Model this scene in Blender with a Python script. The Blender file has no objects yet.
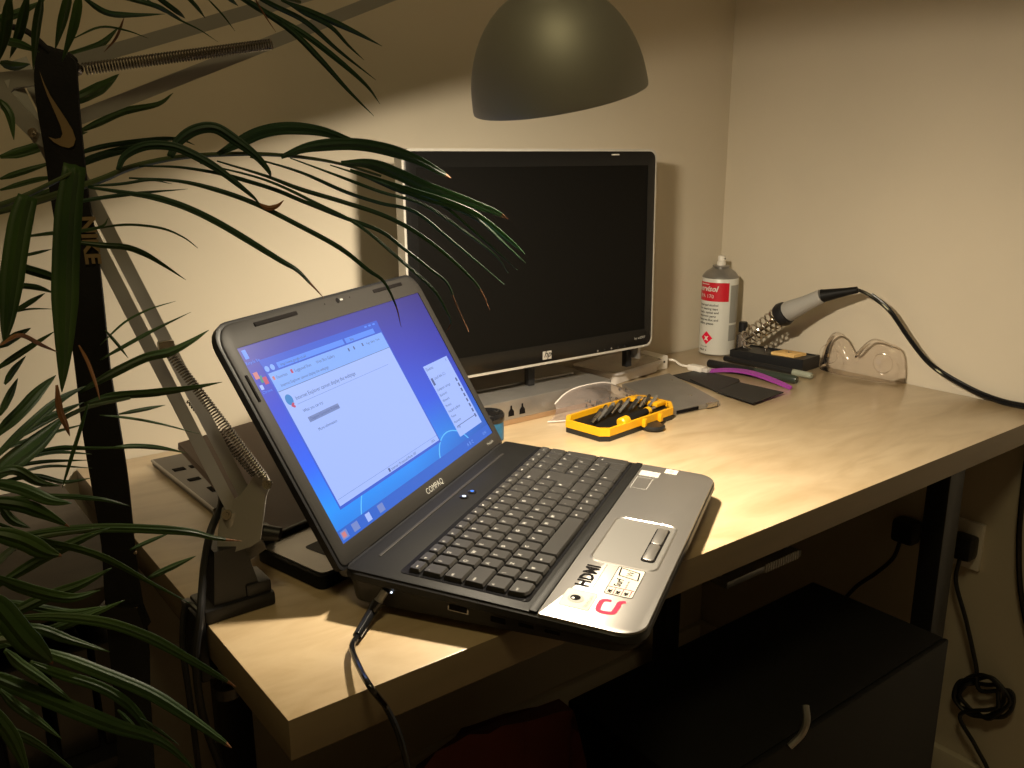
import bpy, bmesh, math, random
from mathutils import Vector, Matrix
random.seed(7)
scene = bpy.context.scene
COL = scene.collection
PI = math.pi

# ------------------------------------------------------------------ camera
CAM = Vector((-0.19999, -0.51672, 0.37966))
C_R = Vector((0.7929841, -0.60923896, -0.00202812))
C_U = Vector((0.15468086, 0.1981102, 0.96789781))
C_F = Vector((0.58927926, 0.76784129, -0.25133585))
FPX = 881.03
cd = bpy.data.cameras.new('camera')
cam = bpy.data.objects.new('camera', cd)
COL.objects.link(cam)
cd.sensor_width = 36.0
cd.lens = FPX / 1024 * 36.0
cd.clip_start = 0.01
cam.matrix_world = Matrix(((C_R.x, C_U.x, -C_F.x, CAM.x), (C_R.y, C_U.y, -C_F.y, CAM.y), (C_R.z, C_U.z, -C_F.z, CAM.z), (0, 0, 0, 1)))
scene.camera = cam

# ------------------------------------------------------------------ light and exposure
scene.view_settings.view_transform = 'Standard'
scene.view_settings.look = 'None'
scene.view_settings.exposure = 0.0
scene.view_settings.gamma = 1.0
scene.view_settings.use_curve_mapping = False
wd = bpy.data.worlds.new('world'); scene.world = wd
wd.use_nodes = True
wd.node_tree.nodes['Background'].inputs[0].default_value = (1.0, 0.72, 0.42, 1)
wd.node_tree.nodes['Background'].inputs[1].default_value = 0.003
BULB_STRENGTH = 1650.0
ROOM_LIGHT = 5.0
ld = bpy.data.lights.new('room_ceiling_light', 'AREA')
ld.shape = 'DISK'; ld.size = 0.35; ld.energy = ROOM_LIGHT; ld.color = (1.0, 0.81, 0.40)
lo = bpy.data.objects.new('room_ceiling_light', ld); COL.objects.link(lo)
lo.location = (-0.25, -0.62, 1.50)


# ------------------------------------------------------------------ place helpers
def ray(px, py):
    return C_F + C_R * ((px - 512) / FPX) + C_U * ((384 - py) / FPX)
def at_z(px, py, z=0.0):
    d = ray(px, py); return CAM + d * ((z - CAM.z) / d.z)
def at_y(px, py, y):
    d = ray(px, py); return CAM + d * ((y - CAM.y) / d.y)
def at_x(px, py, x):
    d = ray(px, py); return CAM + d * ((x - CAM.x) / d.x)
def at_t(px, py, t):
    return CAM + ray(px, py) * t

DX, DY, DT = 1.2272, 0.6462, 0.033      # desk: length, depth, thickness
FLOOR = -0.72
V = Vector


# ------------------------------------------------------------------ materials
def mat(name, col, rough=0.5, metal=0.0, spec=0.5, trans=0.0, ior=1.45, emit=None, es=1.0, noise=0.0, nscale=8.0, bump=0.0, bscale=60.0, coat=0.0, sheen=0.0, alpha=1.0, stretch=None):
    m = bpy.data.materials.new(name); m.use_nodes = True
    nt = m.node_tree; b = nt.nodes['Principled BSDF']
    b.inputs['Base Color'].default_value = (*col, 1)
    b.inputs['Roughness'].default_value = rough
    b.inputs['Metallic'].default_value = metal
    b.inputs['Specular IOR Level'].default_value = spec
    b.inputs['Transmission Weight'].default_value = trans
    b.inputs['IOR'].default_value = ior
    b.inputs['Coat Weight'].default_value = coat
    b.inputs['Alpha'].default_value = alpha
    if emit:
        b.inputs['Emission Color'].default_value = (*emit, 1)
        b.inputs['Emission Strength'].default_value = es
    tc = nt.nodes.new('ShaderNodeTexCoord')
    if noise > 0:
        n = nt.nodes.new('ShaderNodeTexNoise'); n.inputs['Scale'].default_value = nscale; n.inputs['Detail'].default_value = 6
        src = tc.outputs['Object']
        if stretch:
            mp = nt.nodes.new('ShaderNodeMapping'); mp.inputs['Scale'].default_value = stretch
            nt.links.new(src, mp.inputs[0]); src = mp.outputs[0]
        nt.links.new(src, n.inputs['Vector'])
        r = nt.nodes.new('ShaderNodeValToRGB')
        r.color_ramp.elements[0].position = 0.3; r.color_ramp.elements[1].position = 0.7
        r.color_ramp.elements[0].color = (*[c * (1 - noise) for c in col], 1)
        r.color_ramp.elements[1].color = (*[min(1, c * (1 + noise)) for c in col], 1)
        nt.links.new(n.outputs['Fac'], r.inputs[0]); nt.links.new(r.outputs[0], b.inputs['Base Color'])
    if bump > 0:
        n2 = nt.nodes.new('ShaderNodeTexNoise'); n2.inputs['Scale'].default_value = bscale; n2.inputs['Detail'].default_value = 3
        nt.links.new(tc.outputs['Object'], n2.inputs['Vector'])
        bp = nt.nodes.new('ShaderNodeBump'); bp.inputs['Strength'].default_value = bump; bp.inputs['Distance'].default_value = 0.002
        nt.links.new(n2.outputs['Fac'], bp.inputs['Height']); nt.links.new(bp.outputs[0], b.inputs['Normal'])
    return m

M = {}
M['wall'] = mat('wall_paint', (0.60, 0.535, 0.430), 0.75, noise=0.04, nscale=3, bump=0.12, bscale=45, spec=0.3)
M['floor'] = mat('floor_laminate', (0.30, 0.22, 0.14), 0.5, noise=0.2, nscale=5, stretch=(1, 8, 1))
M['ceil'] = mat('ceiling_paint', (0.75, 0.72, 0.66), 0.9, noise=0.02)
M['skirt'] = mat('skirting_paint', (0.70, 0.64, 0.52), 0.5, noise=0.02)
def birch():
    m = mat('birch_veneer', (0.72, 0.53, 0.29), 0.30, spec=0.6, coat=0.7)
    nt = m.node_tree; b = nt.nodes['Principled BSDF']; b.inputs['Coat Roughness'].default_value = 0.28; tc = nt.nodes.new('ShaderNodeTexCoord')
    mp = nt.nodes.new('ShaderNodeMapping'); mp.inputs['Scale'].default_value = (2.2, 7.0, 7.0); mp.inputs['Rotation'].default_value = (0, 0, 0.06)
    nt.links.new(tc.outputs['Object'], mp.inputs[0])
    n1 = nt.nodes.new('ShaderNodeTexNoise'); n1.inputs['Scale'].default_value = 3.0; n1.inputs['Detail'].default_value = 8; n1.inputs['Distortion'].default_value = 1.6
    n2 = nt.nodes.new('ShaderNodeTexNoise'); n2.inputs['Scale'].default_value = 22; n2.inputs['Detail'].default_value = 4
    nt.links.new(mp.outputs[0], n1.inputs['Vector']); nt.links.new(mp.outputs[0], n2.inputs['Vector'])
    mx = nt.nodes.new('ShaderNodeMix'); mx.inputs[0].default_value = 0.15
    nt.links.new(n1.outputs['Fac'], mx.inputs[2]); nt.links.new(n2.outputs['Fac'], mx.inputs[3])
    r = nt.nodes.new('ShaderNodeValToRGB'); e = r.color_ramp.elements
    e[0].position = 0.36; e[0].color = (0.43, 0.315, 0.18, 1); e[1].position = 0.64; e[1].color = (0.54, 0.42, 0.265, 1)
    x = e.new(0.5); x.color = (0.49, 0.37, 0.225, 1)
    nt.links.new(mx.outputs[0], r.inputs[0]); nt.links.new(r.outputs[0], b.inputs['Base Color'])
    return m
M['birch'] = birch()
M['birch_shaded'] = mat('birch_veneer_shaded_edge', (0.19, 0.145, 0.088), 0.5, noise=0.08, nscale=6, stretch=(1, 1, 8))  # same birch, with the shade on the desk edge put into a darker colour
M['black'] = mat('black_plastic', (0.012, 0.012, 0.013), 0.42, noise=0.1, nscale=20)
M['blackgloss'] = mat('black_gloss_plastic', (0.008, 0.008, 0.009), 0.12)
M['blackmatte'] = mat('black_matte_plastic', (0.008, 0.0078, 0.0075), 0.5, spec=0.16, noise=0.06, nscale=30)
M['bezel'] = mat('dark_grey_bezel', (0.022, 0.0205, 0.019), 0.5, spec=0.2, noise=0.04, nscale=10)
M['lidback'] = mat('laptop_shell', (0.010, 0.010, 0.011), 0.42, spec=0.3)
M['key'] = mat('key_plastic', (0.026, 0.0245, 0.023), 0.36, spec=0.42, noise=0.05, nscale=60)
M['legend'] = mat('key_legend', (0.34, 0.33, 0.31), 0.6)
M['silver'] = mat('silver_palmrest', (0.33, 0.315, 0.30), 0.34, metal=0.85, noise=0.03, nscale=12)
M['silverpad'] = mat('silver_touchpad', (0.31, 0.30, 0.285), 0.40, metal=0.8)
M['springsteel'] = mat('spring_steel', (0.30, 0.28, 0.26), 0.25, metal=1.0)
M['grey'] = mat('lamp_grey_paint', (0.31, 0.295, 0.275), 0.42, metal=0.3, noise=0.03)
M['shadeout'] = mat('lamp_shade_paint', (0.36, 0.365, 0.34), 0.56, metal=0.6)
M['shadein'] = mat('lamp_shade_inner', (0.50, 0.49, 0.46), 0.5)
M['chrome'] = mat('chrome', (0.62, 0.58, 0.53), 0.16, metal=1.0)
M['steel'] = mat('brushed_steel', (0.34, 0.33, 0.32), 0.38, metal=0.75, noise=0.08, nscale=25)
M['darksteel'] = mat('dark_steel', (0.09, 0.085, 0.08), 0.35, metal=0.8)
M['bulb'] = mat('lamp_bulb_glow', (1, 1, 1), 0.3, emit=(1.0, 0.855, 0.63), es=BULB_STRENGTH)
M['monscreen'] = mat('monitor_panel', (0.0035, 0.0033, 0.003), 0.45, spec=0.10)
M['monbezel'] = mat('monitor_bezel', (0.006, 0.006, 0.006), 0.22, spec=0.35)
M['monside'] = mat('monitor_silver_rim', (0.50, 0.48, 0.44), 0.35, metal=0.4)
M['white'] = mat('white_plastic', (0.78, 0.74, 0.68), 0.4)
M['canwhite'] = mat('can_white_print', (0.66, 0.66, 0.62), 0.32)
M['canred'] = mat('can_red_print', (0.55, 0.015, 0.03), 0.35)
M['cangrey'] = mat('can_grey_print', (0.30, 0.30, 0.28), 0.4)
M['yellow'] = mat('yellow_plastic', (0.72, 0.36, 0.008), 0.35)
M['sponge'] = mat('yellow_sponge', (0.80, 0.52, 0.20), 0.9, noise=0.15, nscale=60, bump=0.5, bscale=300)
M['purple'] = mat('purple_plastic', (0.30, 0.05, 0.33), 0.4)
M['card'] = mat('black_card', (0.014, 0.014, 0.014), 0.55, noise=0.1, nscale=40)
M['cloth'] = mat('black_webbing', (0.006, 0.006, 0.007), 0.85, bump=0.3, bscale=500)
M['strapprint'] = mat('strap_print', (0.26, 0.18, 0.09), 0.7)
M['grip'] = mat('grey_iron_grip', (0.34, 0.33, 0.31), 0.45)
M['blue'] = mat('blue_label', (0.008, 0.085, 0.18), 0.35, noise=0.3, nscale=60)
M['brown'] = mat('brown_blank_screen', (0.115, 0.070, 0.058), 0.5, noise=0.05)
M['copper'] = mat('copper_edge', (0.45, 0.30, 0.18), 0.4, metal=0.6)
M['maroon'] = mat('maroon_fabric', (0.10, 0.016, 0.010), 0.8, noise=0.15, nscale=15, bump=0.3, bscale=120)
M['cabinet'] = mat('black_cabinet', (0.010, 0.010, 0.010), 0.6, spec=0.2, noise=0.05)
M['red'] = mat('red_print', (0.80, 0.005, 0.05), 0.4)
M['ink'] = mat('dark_print', (0.007, 0.006, 0.006), 0.7, spec=0.05)
M['sticker'] = mat('pale_sticker', (0.50, 0.47, 0.41), 0.45, spec=0.3)
M['stickersilver'] = mat('bright_foil_sticker', (0.88, 0.86, 0.82), 0.25, metal=0.6)
M['clear'] = mat('clear_plastic', (0.93, 0.90, 0.88), 0.06, trans=0.0, spec=0.5)
def thin(name, tint, amount, rough=0.08, fres=0.35, body=(0.55, 0.48, 0.45)):
    """thin clear sheet: transparent with a fresnel-weighted glossy skin and a faint milky body"""
    m = bpy.data.materials.new(name); m.use_nodes = True; nt = m.node_tree
    for n in list(nt.nodes): nt.nodes.remove(n)
    o = nt.nodes.new('ShaderNodeOutputMaterial'); t = nt.nodes.new('ShaderNodeBsdfTransparent'); t.inputs[0].default_value = (*tint, 1)
    g = nt.nodes.new('ShaderNodeBsdfGlossy'); g.inputs['Roughness'].default_value = rough; g.inputs[0].default_value = (1, 0.97, 0.93, 1)
    d = nt.nodes.new('ShaderNodeBsdfDiffuse'); d.inputs[0].default_value = (*body, 1)
    lw = nt.nodes.new('ShaderNodeLayerWeight'); lw.inputs[0].default_value = fres
    a = nt.nodes.new('ShaderNodeMixShader'); a.inputs[0].default_value = amount
    nt.links.new(t.outputs[0], a.inputs[1]); nt.links.new(d.outputs[0], a.inputs[2])
    b = nt.nodes.new('ShaderNodeMixShader'); nt.links.new(lw.outputs['Fresnel'], b.inputs[0])
    nt.links.new(a.outputs[0], b.inputs[1]); nt.links.new(g.outputs[0], b.inputs[2]); nt.links.new(b.outputs[0], o.inputs[0])
    return m
M['goggle'] = thin('goggle_polycarbonate', (0.978, 0.96, 0.945), 0.035, 0.07, .22)
M['bag'] = thin('clear_bag_film', (0.95, 0.93, 0.93), 0.13, 0.10, .34)
M['tub'] = thin('frosted_tub', (0.90, 0.88, 0.86), 0.70, 0.25, .35, (0.85, 0.80, 0.76))
def leafmat(name, c0, c1):
    m = mat(name, c0, 0.48, spec=0.35, noise=0.0)
    nt = m.node_tree; b = nt.nodes['Principled BSDF']; tc = nt.nodes.new('ShaderNodeTexCoord')
    n = nt.nodes.new('ShaderNodeTexNoise'); n.inputs['Scale'].default_value = 14
    nt.links.new(tc.outputs['Object'], n.inputs['Vector'])
    r = nt.nodes.new('ShaderNodeValToRGB'); r.color_ramp.elements[0].position = .35; r.color_ramp.elements[1].position = .7
    r.color_ramp.elements[0].color = (*c0, 1); r.color_ramp.elements[1].color = (*c1, 1)
    nt.links.new(n.outputs['Fac'], r.inputs[0]); nt.links.new(r.outputs[0], b.inputs['Base Color'])
    tr = nt.nodes.new('ShaderNodeBsdfTranslucent'); tr.inputs[0].default_value = (c1[0] * 1.6, c1[1] * 1.6, c1[2], 1)
    mx = nt.nodes.new('ShaderNodeMixShader'); mx.inputs[0].default_value = 0.22
    o = nt.nodes['Material Output']
    nt.links.new(b.outputs[0], mx.inputs[1]); nt.links.new(tr.outputs[0], mx.inputs[2]); nt.links.new(mx.outputs[0], o.inputs[0])
    return m
M['leaf'] = leafmat('palm_leaf', (0.024, 0.054, 0.014), (0.050, 0.095, 0.022))
M['leafdark'] = leafmat('palm_leaf_deep_green', (0.020, 0.052, 0.026), (0.040, 0.088, 0.040))
M['leafdry'] = mat('dry_leaf_tip', (0.20, 0.09, 0.035), 0.7, noise=0.3, nscale=30)
M['stem'] = mat('palm_stem', (0.045, 0.065, 0.022), 0.5, noise=0.2)
M['pot'] = mat('terracotta_pot', (0.35, 0.14, 0.07), 0.8, noise=0.1)
M['soil'] = mat('potting_soil', (0.03, 0.02, 0.012), 0.95, bump=0.8, bscale=200)
def emis(name, col, s=1.0):
    m = bpy.data.materials.new(name); m.use_nodes = True; nt = m.node_tree
    b = nt.nodes['Principled BSDF']; b.inputs['Base Color'].default_value = (0.01, 0.01, 0.01, 1); b.inputs['Roughness'].default_value = 0.35; b.inputs['Specular IOR Level'].default_value = 0.25
    b.inputs['Emission Color'].default_value = (*col, 1); b.inputs['Emission Strength'].default_value = s
    return m
def desktop_mat():
    m = emis('lit_desktop_wallpaper', (0, 0, 1)); nt = m.node_tree; b = nt.nodes['Principled BSDF']
    tc = nt.nodes.new('ShaderNodeTexCoord'); sp = nt.nodes.new('ShaderNodeSeparateXYZ'); nt.links.new(tc.outputs['UV'], sp.inputs[0])
    r = nt.nodes.new('ShaderNodeValToRGB'); e = r.color_ramp.elements
    e[0].position = 0.0; e[0].color = (0.008, 0.18, 0.75, 1); e[1].position = 1.0; e[1].color = (0.050, 0.050, 0.36, 1)
    for p, c in ((0.16, (0.004, 0.30, 1.0)), (0.38, (0.015, 0.13, 0.95)), (0.7, (0.030, 0.065, 0.66))):
        x = e.new(p); x.color = (*c, 1)
    nt.links.new(sp.outputs[1], r.inputs[0])
    r2 = nt.nodes.new('ShaderNodeValToRGB'); r2.color_ramp.elements[0].color = (1, 1, 1, 1); r2.color_ramp.elements[1].color = (0.62, 0.42, 0.62, 1)
    r2.color_ramp.elements[0].position = 0.45
    nt.links.new(sp.outputs[0], r2.inputs[0])
    mx = nt.nodes.new('ShaderNodeMix'); mx.data_type = 'RGBA'; mx.blend_type = 'MULTIPLY'; mx.inputs[0].default_value = 1
    nt.links.new(r.outputs[0], mx.inputs[6]); nt.links.new(r2.outputs[0], mx.inputs[7])
    nt.links.new(mx.outputs[2], b.inputs['Emission Color'])
    return m
M['desktop'] = desktop_mat()
M['win_white'] = emis('lit_page_white', (0.36, 0.50, 1.0))
M['win_bar'] = emis('lit_toolbar', (0.22, 0.42, 0.98))
M['win_frame'] = emis('lit_window_frame', (0.030, 0.105, 0.66))
M['win_edge'] = emis('lit_window_edge', (0.10, 0.28, 0.95))
M['taskbar'] = emis('lit_taskbar', (0.012, 0.12, 0.62))
M['glow'] = emis('lit_wallpaper_arc', (0.12, 0.55, 1.0))
M['ui_text'] = emis('lit_ui_text', (0.07, 0.11, 0.30))
M['ui_line'] = emis('lit_ui_line', (0.16, 0.24, 0.60))
M['ui_blue'] = emis('lit_ui_globe', (0.02, 0.22, 0.60))
M['ui_red'] = emis('lit_ui_red', (0.50, 0.06, 0.16))
M['ui_orange'] = emis('lit_ui_orange', (0.60, 0.20, 0.22))
M['ui_green'] = emis('lit_ui_green', (0.03, 0.25, 0.25))
M['ui_btn'] = emis('lit_ui_button', (0.17, 0.24, 0.52))
M['led_blue'] = emis('blue_led', (0.05, 0.25, 1.0), 1.2)
M['led_white'] = emis('white_led', (0.75, 0.85, 1.0), 2.0)


# ------------------------------------------------------------------ mesh helpers
class B:
    def __init__(s): s.bm = bmesh.new(); s.T = Matrix.Identity(4)
    def v(s, p): return s.bm.verts.new(s.T @ V(p))
    def face(s, vs, mi=0):
        try: f = s.bm.faces.new(vs)
        except ValueError: return None
        f.material_index = mi; return f
    def poly(s, pts, mi=0): return s.face([s.v(p) for p in pts], mi)
    def loft(s, loops, mi=0, closed=True, cap0=True, cap1=True, capmi=None):
        L = [[s.v(p) for p in lp] for lp in loops]; n = len(L[0])
        for a, b in zip(L, L[1:]):
            for i in range(n if closed else n - 1):
                j = (i + 1) % n; s.face([a[i], a[j], b[j], b[i]], mi)
        cm = mi if capmi is None else capmi
        if cap0: s.face(L[0][::-1], mi)
        if cap1: s.face(L[-1], cm)
    def box(s, c, size, r=0.0, mi=0, R=None):
        t = bmesh.new(); bmesh.ops.create_cube(t, size=1)
        for q in t.verts: q.co = V((q.co.x * size[0], q.co.y * size[1], q.co.z * size[2]))
        if r > 0: bmesh.ops.bevel(t, geom=list(t.edges), offset=r, segments=2, affect='EDGES', profile=0.6)
        s.merge(t, Matrix.Translation(V(c)) @ (R.to_4x4() if R else Matrix.Identity(4)), mi)
    def merge(s, t, T, mi=None):
        mp = {}
        for q in t.verts: mp[q] = s.bm.verts.new(s.T @ (T @ q.co))
        for f in t.faces:
            nf = s.face([mp[q] for q in f.verts], f.material_index if mi is None else mi)
        t.free()
    def slab(s, pts, z0, z1, mi=0, r=0.0):
        """closed outline pts (x,y) extruded from z0 to z1; r = top edge rounding"""
        cx = sum(p[0] for p in pts) / len(pts); cy = sum(p[1] for p in pts) / len(pts)
        def ins(d):
            out = []
            for p in pts:
                w = math.hypot(p[0] - cx, p[1] - cy) or 1
                out.append((p[0] - (p[0] - cx) / w * d, p[1] - (p[1] - cy) / w * d))
            return out
        loops = [[(x, y, z0) for x, y in pts]]
        if r > 0:
            loops += [[(x, y, z1 - r) for x, y in pts], [(x, y, z1 - r * .3) for x, y in ins(r * .3)], [(x, y, z1) for x, y in ins(r)]]
        else: loops += [[(x, y, z1) for x, y in pts]]
        s.loft(loops, mi)
    def tube(s, path, r, seg=8, mi=0, caps=True, flat=1.0):
        pts = [V(p) for p in path]; n = len(pts); loops = []
        T = [(pts[min(i + 1, n - 1)] - pts[max(i - 1, 0)]).normalized() for i in range(n)]
        u = T[0].orthogonal().normalized()
        for i in range(n):
            u = (u - T[i] * u.dot(T[i])).normalized(); w = T[i].cross(u)
            rr = r(i / (n - 1)) if callable(r) else r
            loops.append([pts[i] + u * (rr * math.cos(2 * PI * k / seg)) + w * (rr * flat * math.sin(2 * PI * k / seg)) for k in range(seg)])
        s.loft(loops, mi, cap0=caps, cap1=caps)
    def cyl(s, a, b, r0, r1=None, seg=20, mi=0, caps=True):
        r1 = r0 if r1 is None else r1
        a, b = V(a), V(b); s.tube([a, b], lambda t: r0 + (r1 - r0) * t, seg, mi, caps)
    def lathe(s, prof, base, axis=(0, 0, 1), seg=40, mi=0, caps=True, mis=None):
        ax = V(axis).normalized(); u = ax.orthogonal().normalized()
        if abs(ax.z) > .999: u = V((1, 0, 0))
        w = ax.cross(u); base = V(base)
        L = [[s.v(base + ax * h + (u * math.cos(2 * PI * k / seg) + w * math.sin(2 * PI * k / seg)) * max(r, 1e-5)) for k in range(seg)] for r, h in prof]
        for q, (a, b) in enumerate(zip(L, L[1:])):
            for k in range(seg):
                j = (k + 1) % seg; s.face([a[k], a[j], b[j], b[k]], mis[q] if mis else mi)
        if caps: s.face(L[0][::-1], mis[0] if mis else mi); s.face(L[-1], mis[-1] if mis else mi)
    def text(s, txt, size, T, mi=0, bend=None, depth=0.0, shear=0.0, bold=0.0):
        cu = bpy.data.curves.new('t', 'FONT'); cu.body = txt; cu.size = size; cu.resolution_u = 2; cu.shear = shear; cu.offset = bold
        o = bpy.data.objects.new('t', cu); COL.objects.link(o)
        dg = bpy.context.evaluated_depsgraph_get(); me = bpy.data.meshes.new_from_object(o.evaluated_get(dg))
        t = bmesh.new(); t.from_mesh(me)
        if bend:
            for q in t.verts: q.co = bend(q.co)
        s.merge(t, T, mi)
        bpy.data.objects.remove(o); bpy.data.curves.remove(cu); bpy.data.meshes.remove(me)
    def build(s, name, mats, parent=None, local=False, smooth=True, uv=None, recenter=True):
        if not isinstance(mats, (list, tuple)): mats = [mats]
        me = bpy.data.meshes.new(name)
        o = bpy.data.objects.new(name, me); COL.objects.link(o)
        if parent is not None:
            if not local: bmesh.ops.transform(s.bm, matrix=WM[parent.name].inverted(), verts=s.bm.verts)
            o.parent = parent; WM[o.name] = WM[parent.name].copy()
        else:
            c = V((0, 0, 0))
            if recenter and len(s.bm.verts):
                xs = [q.co for q in s.bm.verts]
                c = V(((min(q.x for q in xs) + max(q.x for q in xs)) / 2, (min(q.y for q in xs) + max(q.y for q in xs)) / 2, min(q.z for q in xs)))
            for q in s.bm.verts: q.co -= c
            o.location = c; WM[o.name] = Matrix.Translation(c)
        bmesh.ops.recalc_face_normals(s.bm, faces=s.bm.faces)
        if uv:
            lay = s.bm.loops.layers.uv.new('uv')
            for f in s.bm.faces:
                for lp in f.loops: lp[lay].uv = uv(lp.vert.co)
        if smooth:
            for f in s.bm.faces: f.smooth = True
        s.bm.to_mesh(me); s.bm.free()
        for m in mats: me.materials.append(M[m])
        if smooth: me.set_sharp_from_angle(angle=math.radians(35))
        return o
WM = {}
def tag(o, label, cat, group=None):
    o['label'] = label; o['category'] = cat
    if group: o['group'] = group
    return o
def thing(name, label, cat, mw, group=None):
    if not isinstance(mw, Matrix): mw = Matrix.Translation(V(mw))
    o = bpy.data.objects.new(name, None); COL.objects.link(o); o.empty_display_size = 0.02
    o.matrix_world = mw; WM[o.name] = mw.copy(); return tag(o, label, cat, group)
def struct(o): o['kind'] = 'structure'; return o
def smoothp(pts, n=6):
    pts = [V(p) for p in pts]
    if len(pts) < 3: return [pts[0].lerp(pts[-1], i / n) for i in range(n + 1)]
    out = []; P = [pts[0] * 2 - pts[1]] + pts + [pts[-1] * 2 - pts[-2]]
    for i in range(1, len(P) - 2):
        for k in range(n):
            t = k / n; a, b, c, d = P[i - 1], P[i], P[i + 1], P[i + 2]
            out.append(0.5 * ((2 * b) + (c - a) * t + (2 * a - 5 * b + 4 * c - d) * t * t + (3 * b - a - 3 * c + d) * t ** 3))
    return out + [pts[-1]]
def rrect(x0, y0, x1, y1, r, n=5):
    r = r if isinstance(r, (list, tuple)) else [r] * 4      # corners: (x0,y0) (x1,y0) (x1,y1) (x0,y1)
    out = []
    for (cx, cy, a0), rr in zip(((x0, y0, PI), (x1, y0, 1.5 * PI), (x1, y1, 0), (x0, y1, .5 * PI)), r):
        sx = 1 if cx == x0 else -1; sy = 1 if cy == y0 else -1
        for k in range(n + 1):
            a = a0 + .5 * PI * k / n; out.append((cx + sx * rr + rr * math.cos(a), cy + sy * rr + rr * math.sin(a)))
    return out
def frame(o, x, y, z):
    m = Matrix.Identity(4)
    for i, a in enumerate((x, y, z, o)):
        for k in range(3): m[k][i] = a[k]
    return m

# ------------------------------------------------------------------ the room
XL, YB, ZC = -1.9, -2.4, 1.68
b = B(); b.box(((XL + DX) / 2, DY + .05, (FLOOR + ZC) / 2), (DX - XL + .2, .1, ZC - FLOOR)); struct(b.build('wall_back', 'wall', smooth=False))
b = B(); b.box((DX + .05, (YB + DY) / 2, (FLOOR + ZC) / 2), (.1, DY - YB, ZC - FLOOR)); struct(b.build('wall_right', 'wall', smooth=False))
b = B(); b.box((XL - .05, (YB + DY) / 2, (FLOOR + ZC) / 2), (.1, DY - YB, ZC - FLOOR)); struct(b.build('wall_left', 'wall', smooth=False))
b = B(); b.box(((XL + DX) / 2, YB - .05, (FLOOR + ZC) / 2), (DX - XL + .2, .1, ZC - FLOOR)); struct(b.build('wall_front', 'wall', smooth=False))
b = B(); b.box(((XL + DX) / 2, (YB + DY) / 2, FLOOR - .05), (DX - XL + .2, DY - YB + .2, .1)); struct(b.build('floor', 'floor', smooth=False))
b = B(); b.box(((XL + DX) / 2, (YB + DY) / 2, ZC + .05), (DX - XL + .2, DY - YB + .2, .1)); struct(b.build('ceiling', 'ceil', smooth=False))
def skirting(name, a, c, axis):
    b = B()
    L = c - a
    if axis == 'x': b.box(((a + c) / 2, DY - .0075, FLOOR + .043), (L, .015, .086), .003)
    else: b.box((DX - .0075, (a + c) / 2, FLOOR + .043), (.015, L, .086), .003)
    struct(b.build(name, 'skirt'))
skirting('baseboard_back', XL, DX - .015, 'x'); skirting('baseboard_right', YB, DY, 'y')

# ------------------------------------------------------------------ the desk
desk = thing('desk', 'light birch desktop on black legs pushed into the corner', 'desk', (DX / 2, DY / 2, FLOOR))
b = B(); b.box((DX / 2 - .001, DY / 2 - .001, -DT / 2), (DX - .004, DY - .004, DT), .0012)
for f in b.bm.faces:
    if f.calc_center_median().z < -.0006: f.material_index = 1  # sides and underside take the birch tone with painted shade
b.build('worktop', ['birch', 'birch_shaded'], desk)
for x, y in ((1.045, .06), (1.045, .585), (.14, .56)):
    b = B(); b.box((x, y, (FLOOR - DT) / 2), (.044, .034, -FLOOR - DT), .003); b.build('leg', 'black', desk)
b = B(); b.box((.56, .585, -DT - .025), (.80, .03, .05), .002); b.build('crossbar', 'black', desk)

# ------------------------------------------------------------------ laptop
LO = V((0.23921852, -0.10393236, 0.02671377)); LX = V((0.8538974, 0.5204411, -0.0005369)).normalized()
LY = V((-0.51980487, 0.8529037, 0.04856102)); LN = LX.cross(LY).normalized(); LY = LN.cross(LX)
LF = frame(LO, LX, LY, LN); LFi = LF.inverted()
lap = thing('laptop', 'open dark laptop with silver palm rest and glowing blue screen at the desk edge', 'laptop', LF)
def under(x, y, z=0.004):           # local height of the world plane z at local (x,y)
    p = LO + LX * x + LY * y; return (z - p.z) / LN.z
W_, D_ = .378, .256
b = B()
D_ = .260
R4 = [.022, .022, .016, .016]
lp = rrect(-.003, -.0020, W_ - .009, D_, R4)
def off(l, d):
    cx, cy = W_ / 2, D_ / 2
    return [(x + (d if x < cx else -d) * min(1, abs(x - cx) / (cx * .8)), y + (d if y < cy else -d) * min(1, abs(y - cy) / (cy * .8))) for x, y in l]
l1 = [(x, y, -.0015) for x, y in lp]; l0 = [(x, y, -.0002) for x, y in off(lp, .0016)]
l2 = [(x, y, -.0065) for x, y in off(lp, -.0008)]; l25 = [(x, y, -.009) for x, y in off(lp, .002)]
l3 = [(x, y, under(x, y, .010)) for x, y in off(lp, .005)]; l4 = [(x, y, under(x, y, .0035)) for x, y in off(lp, .018)]
b.loft([l4, l3, l25, l2, l1, l0], 0)
base = b.build('base', 'black', lap, local=True)
# feet on the desk
for x, y in ((.10, .225), (.30, .225), (.26, .14)):
    b = B(); b.cyl((x, y, under(x, y, .0002)), (x, y, under(x, y, .008)), .006); b.build('foot', 'blackmatte', base, local=True)
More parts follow.
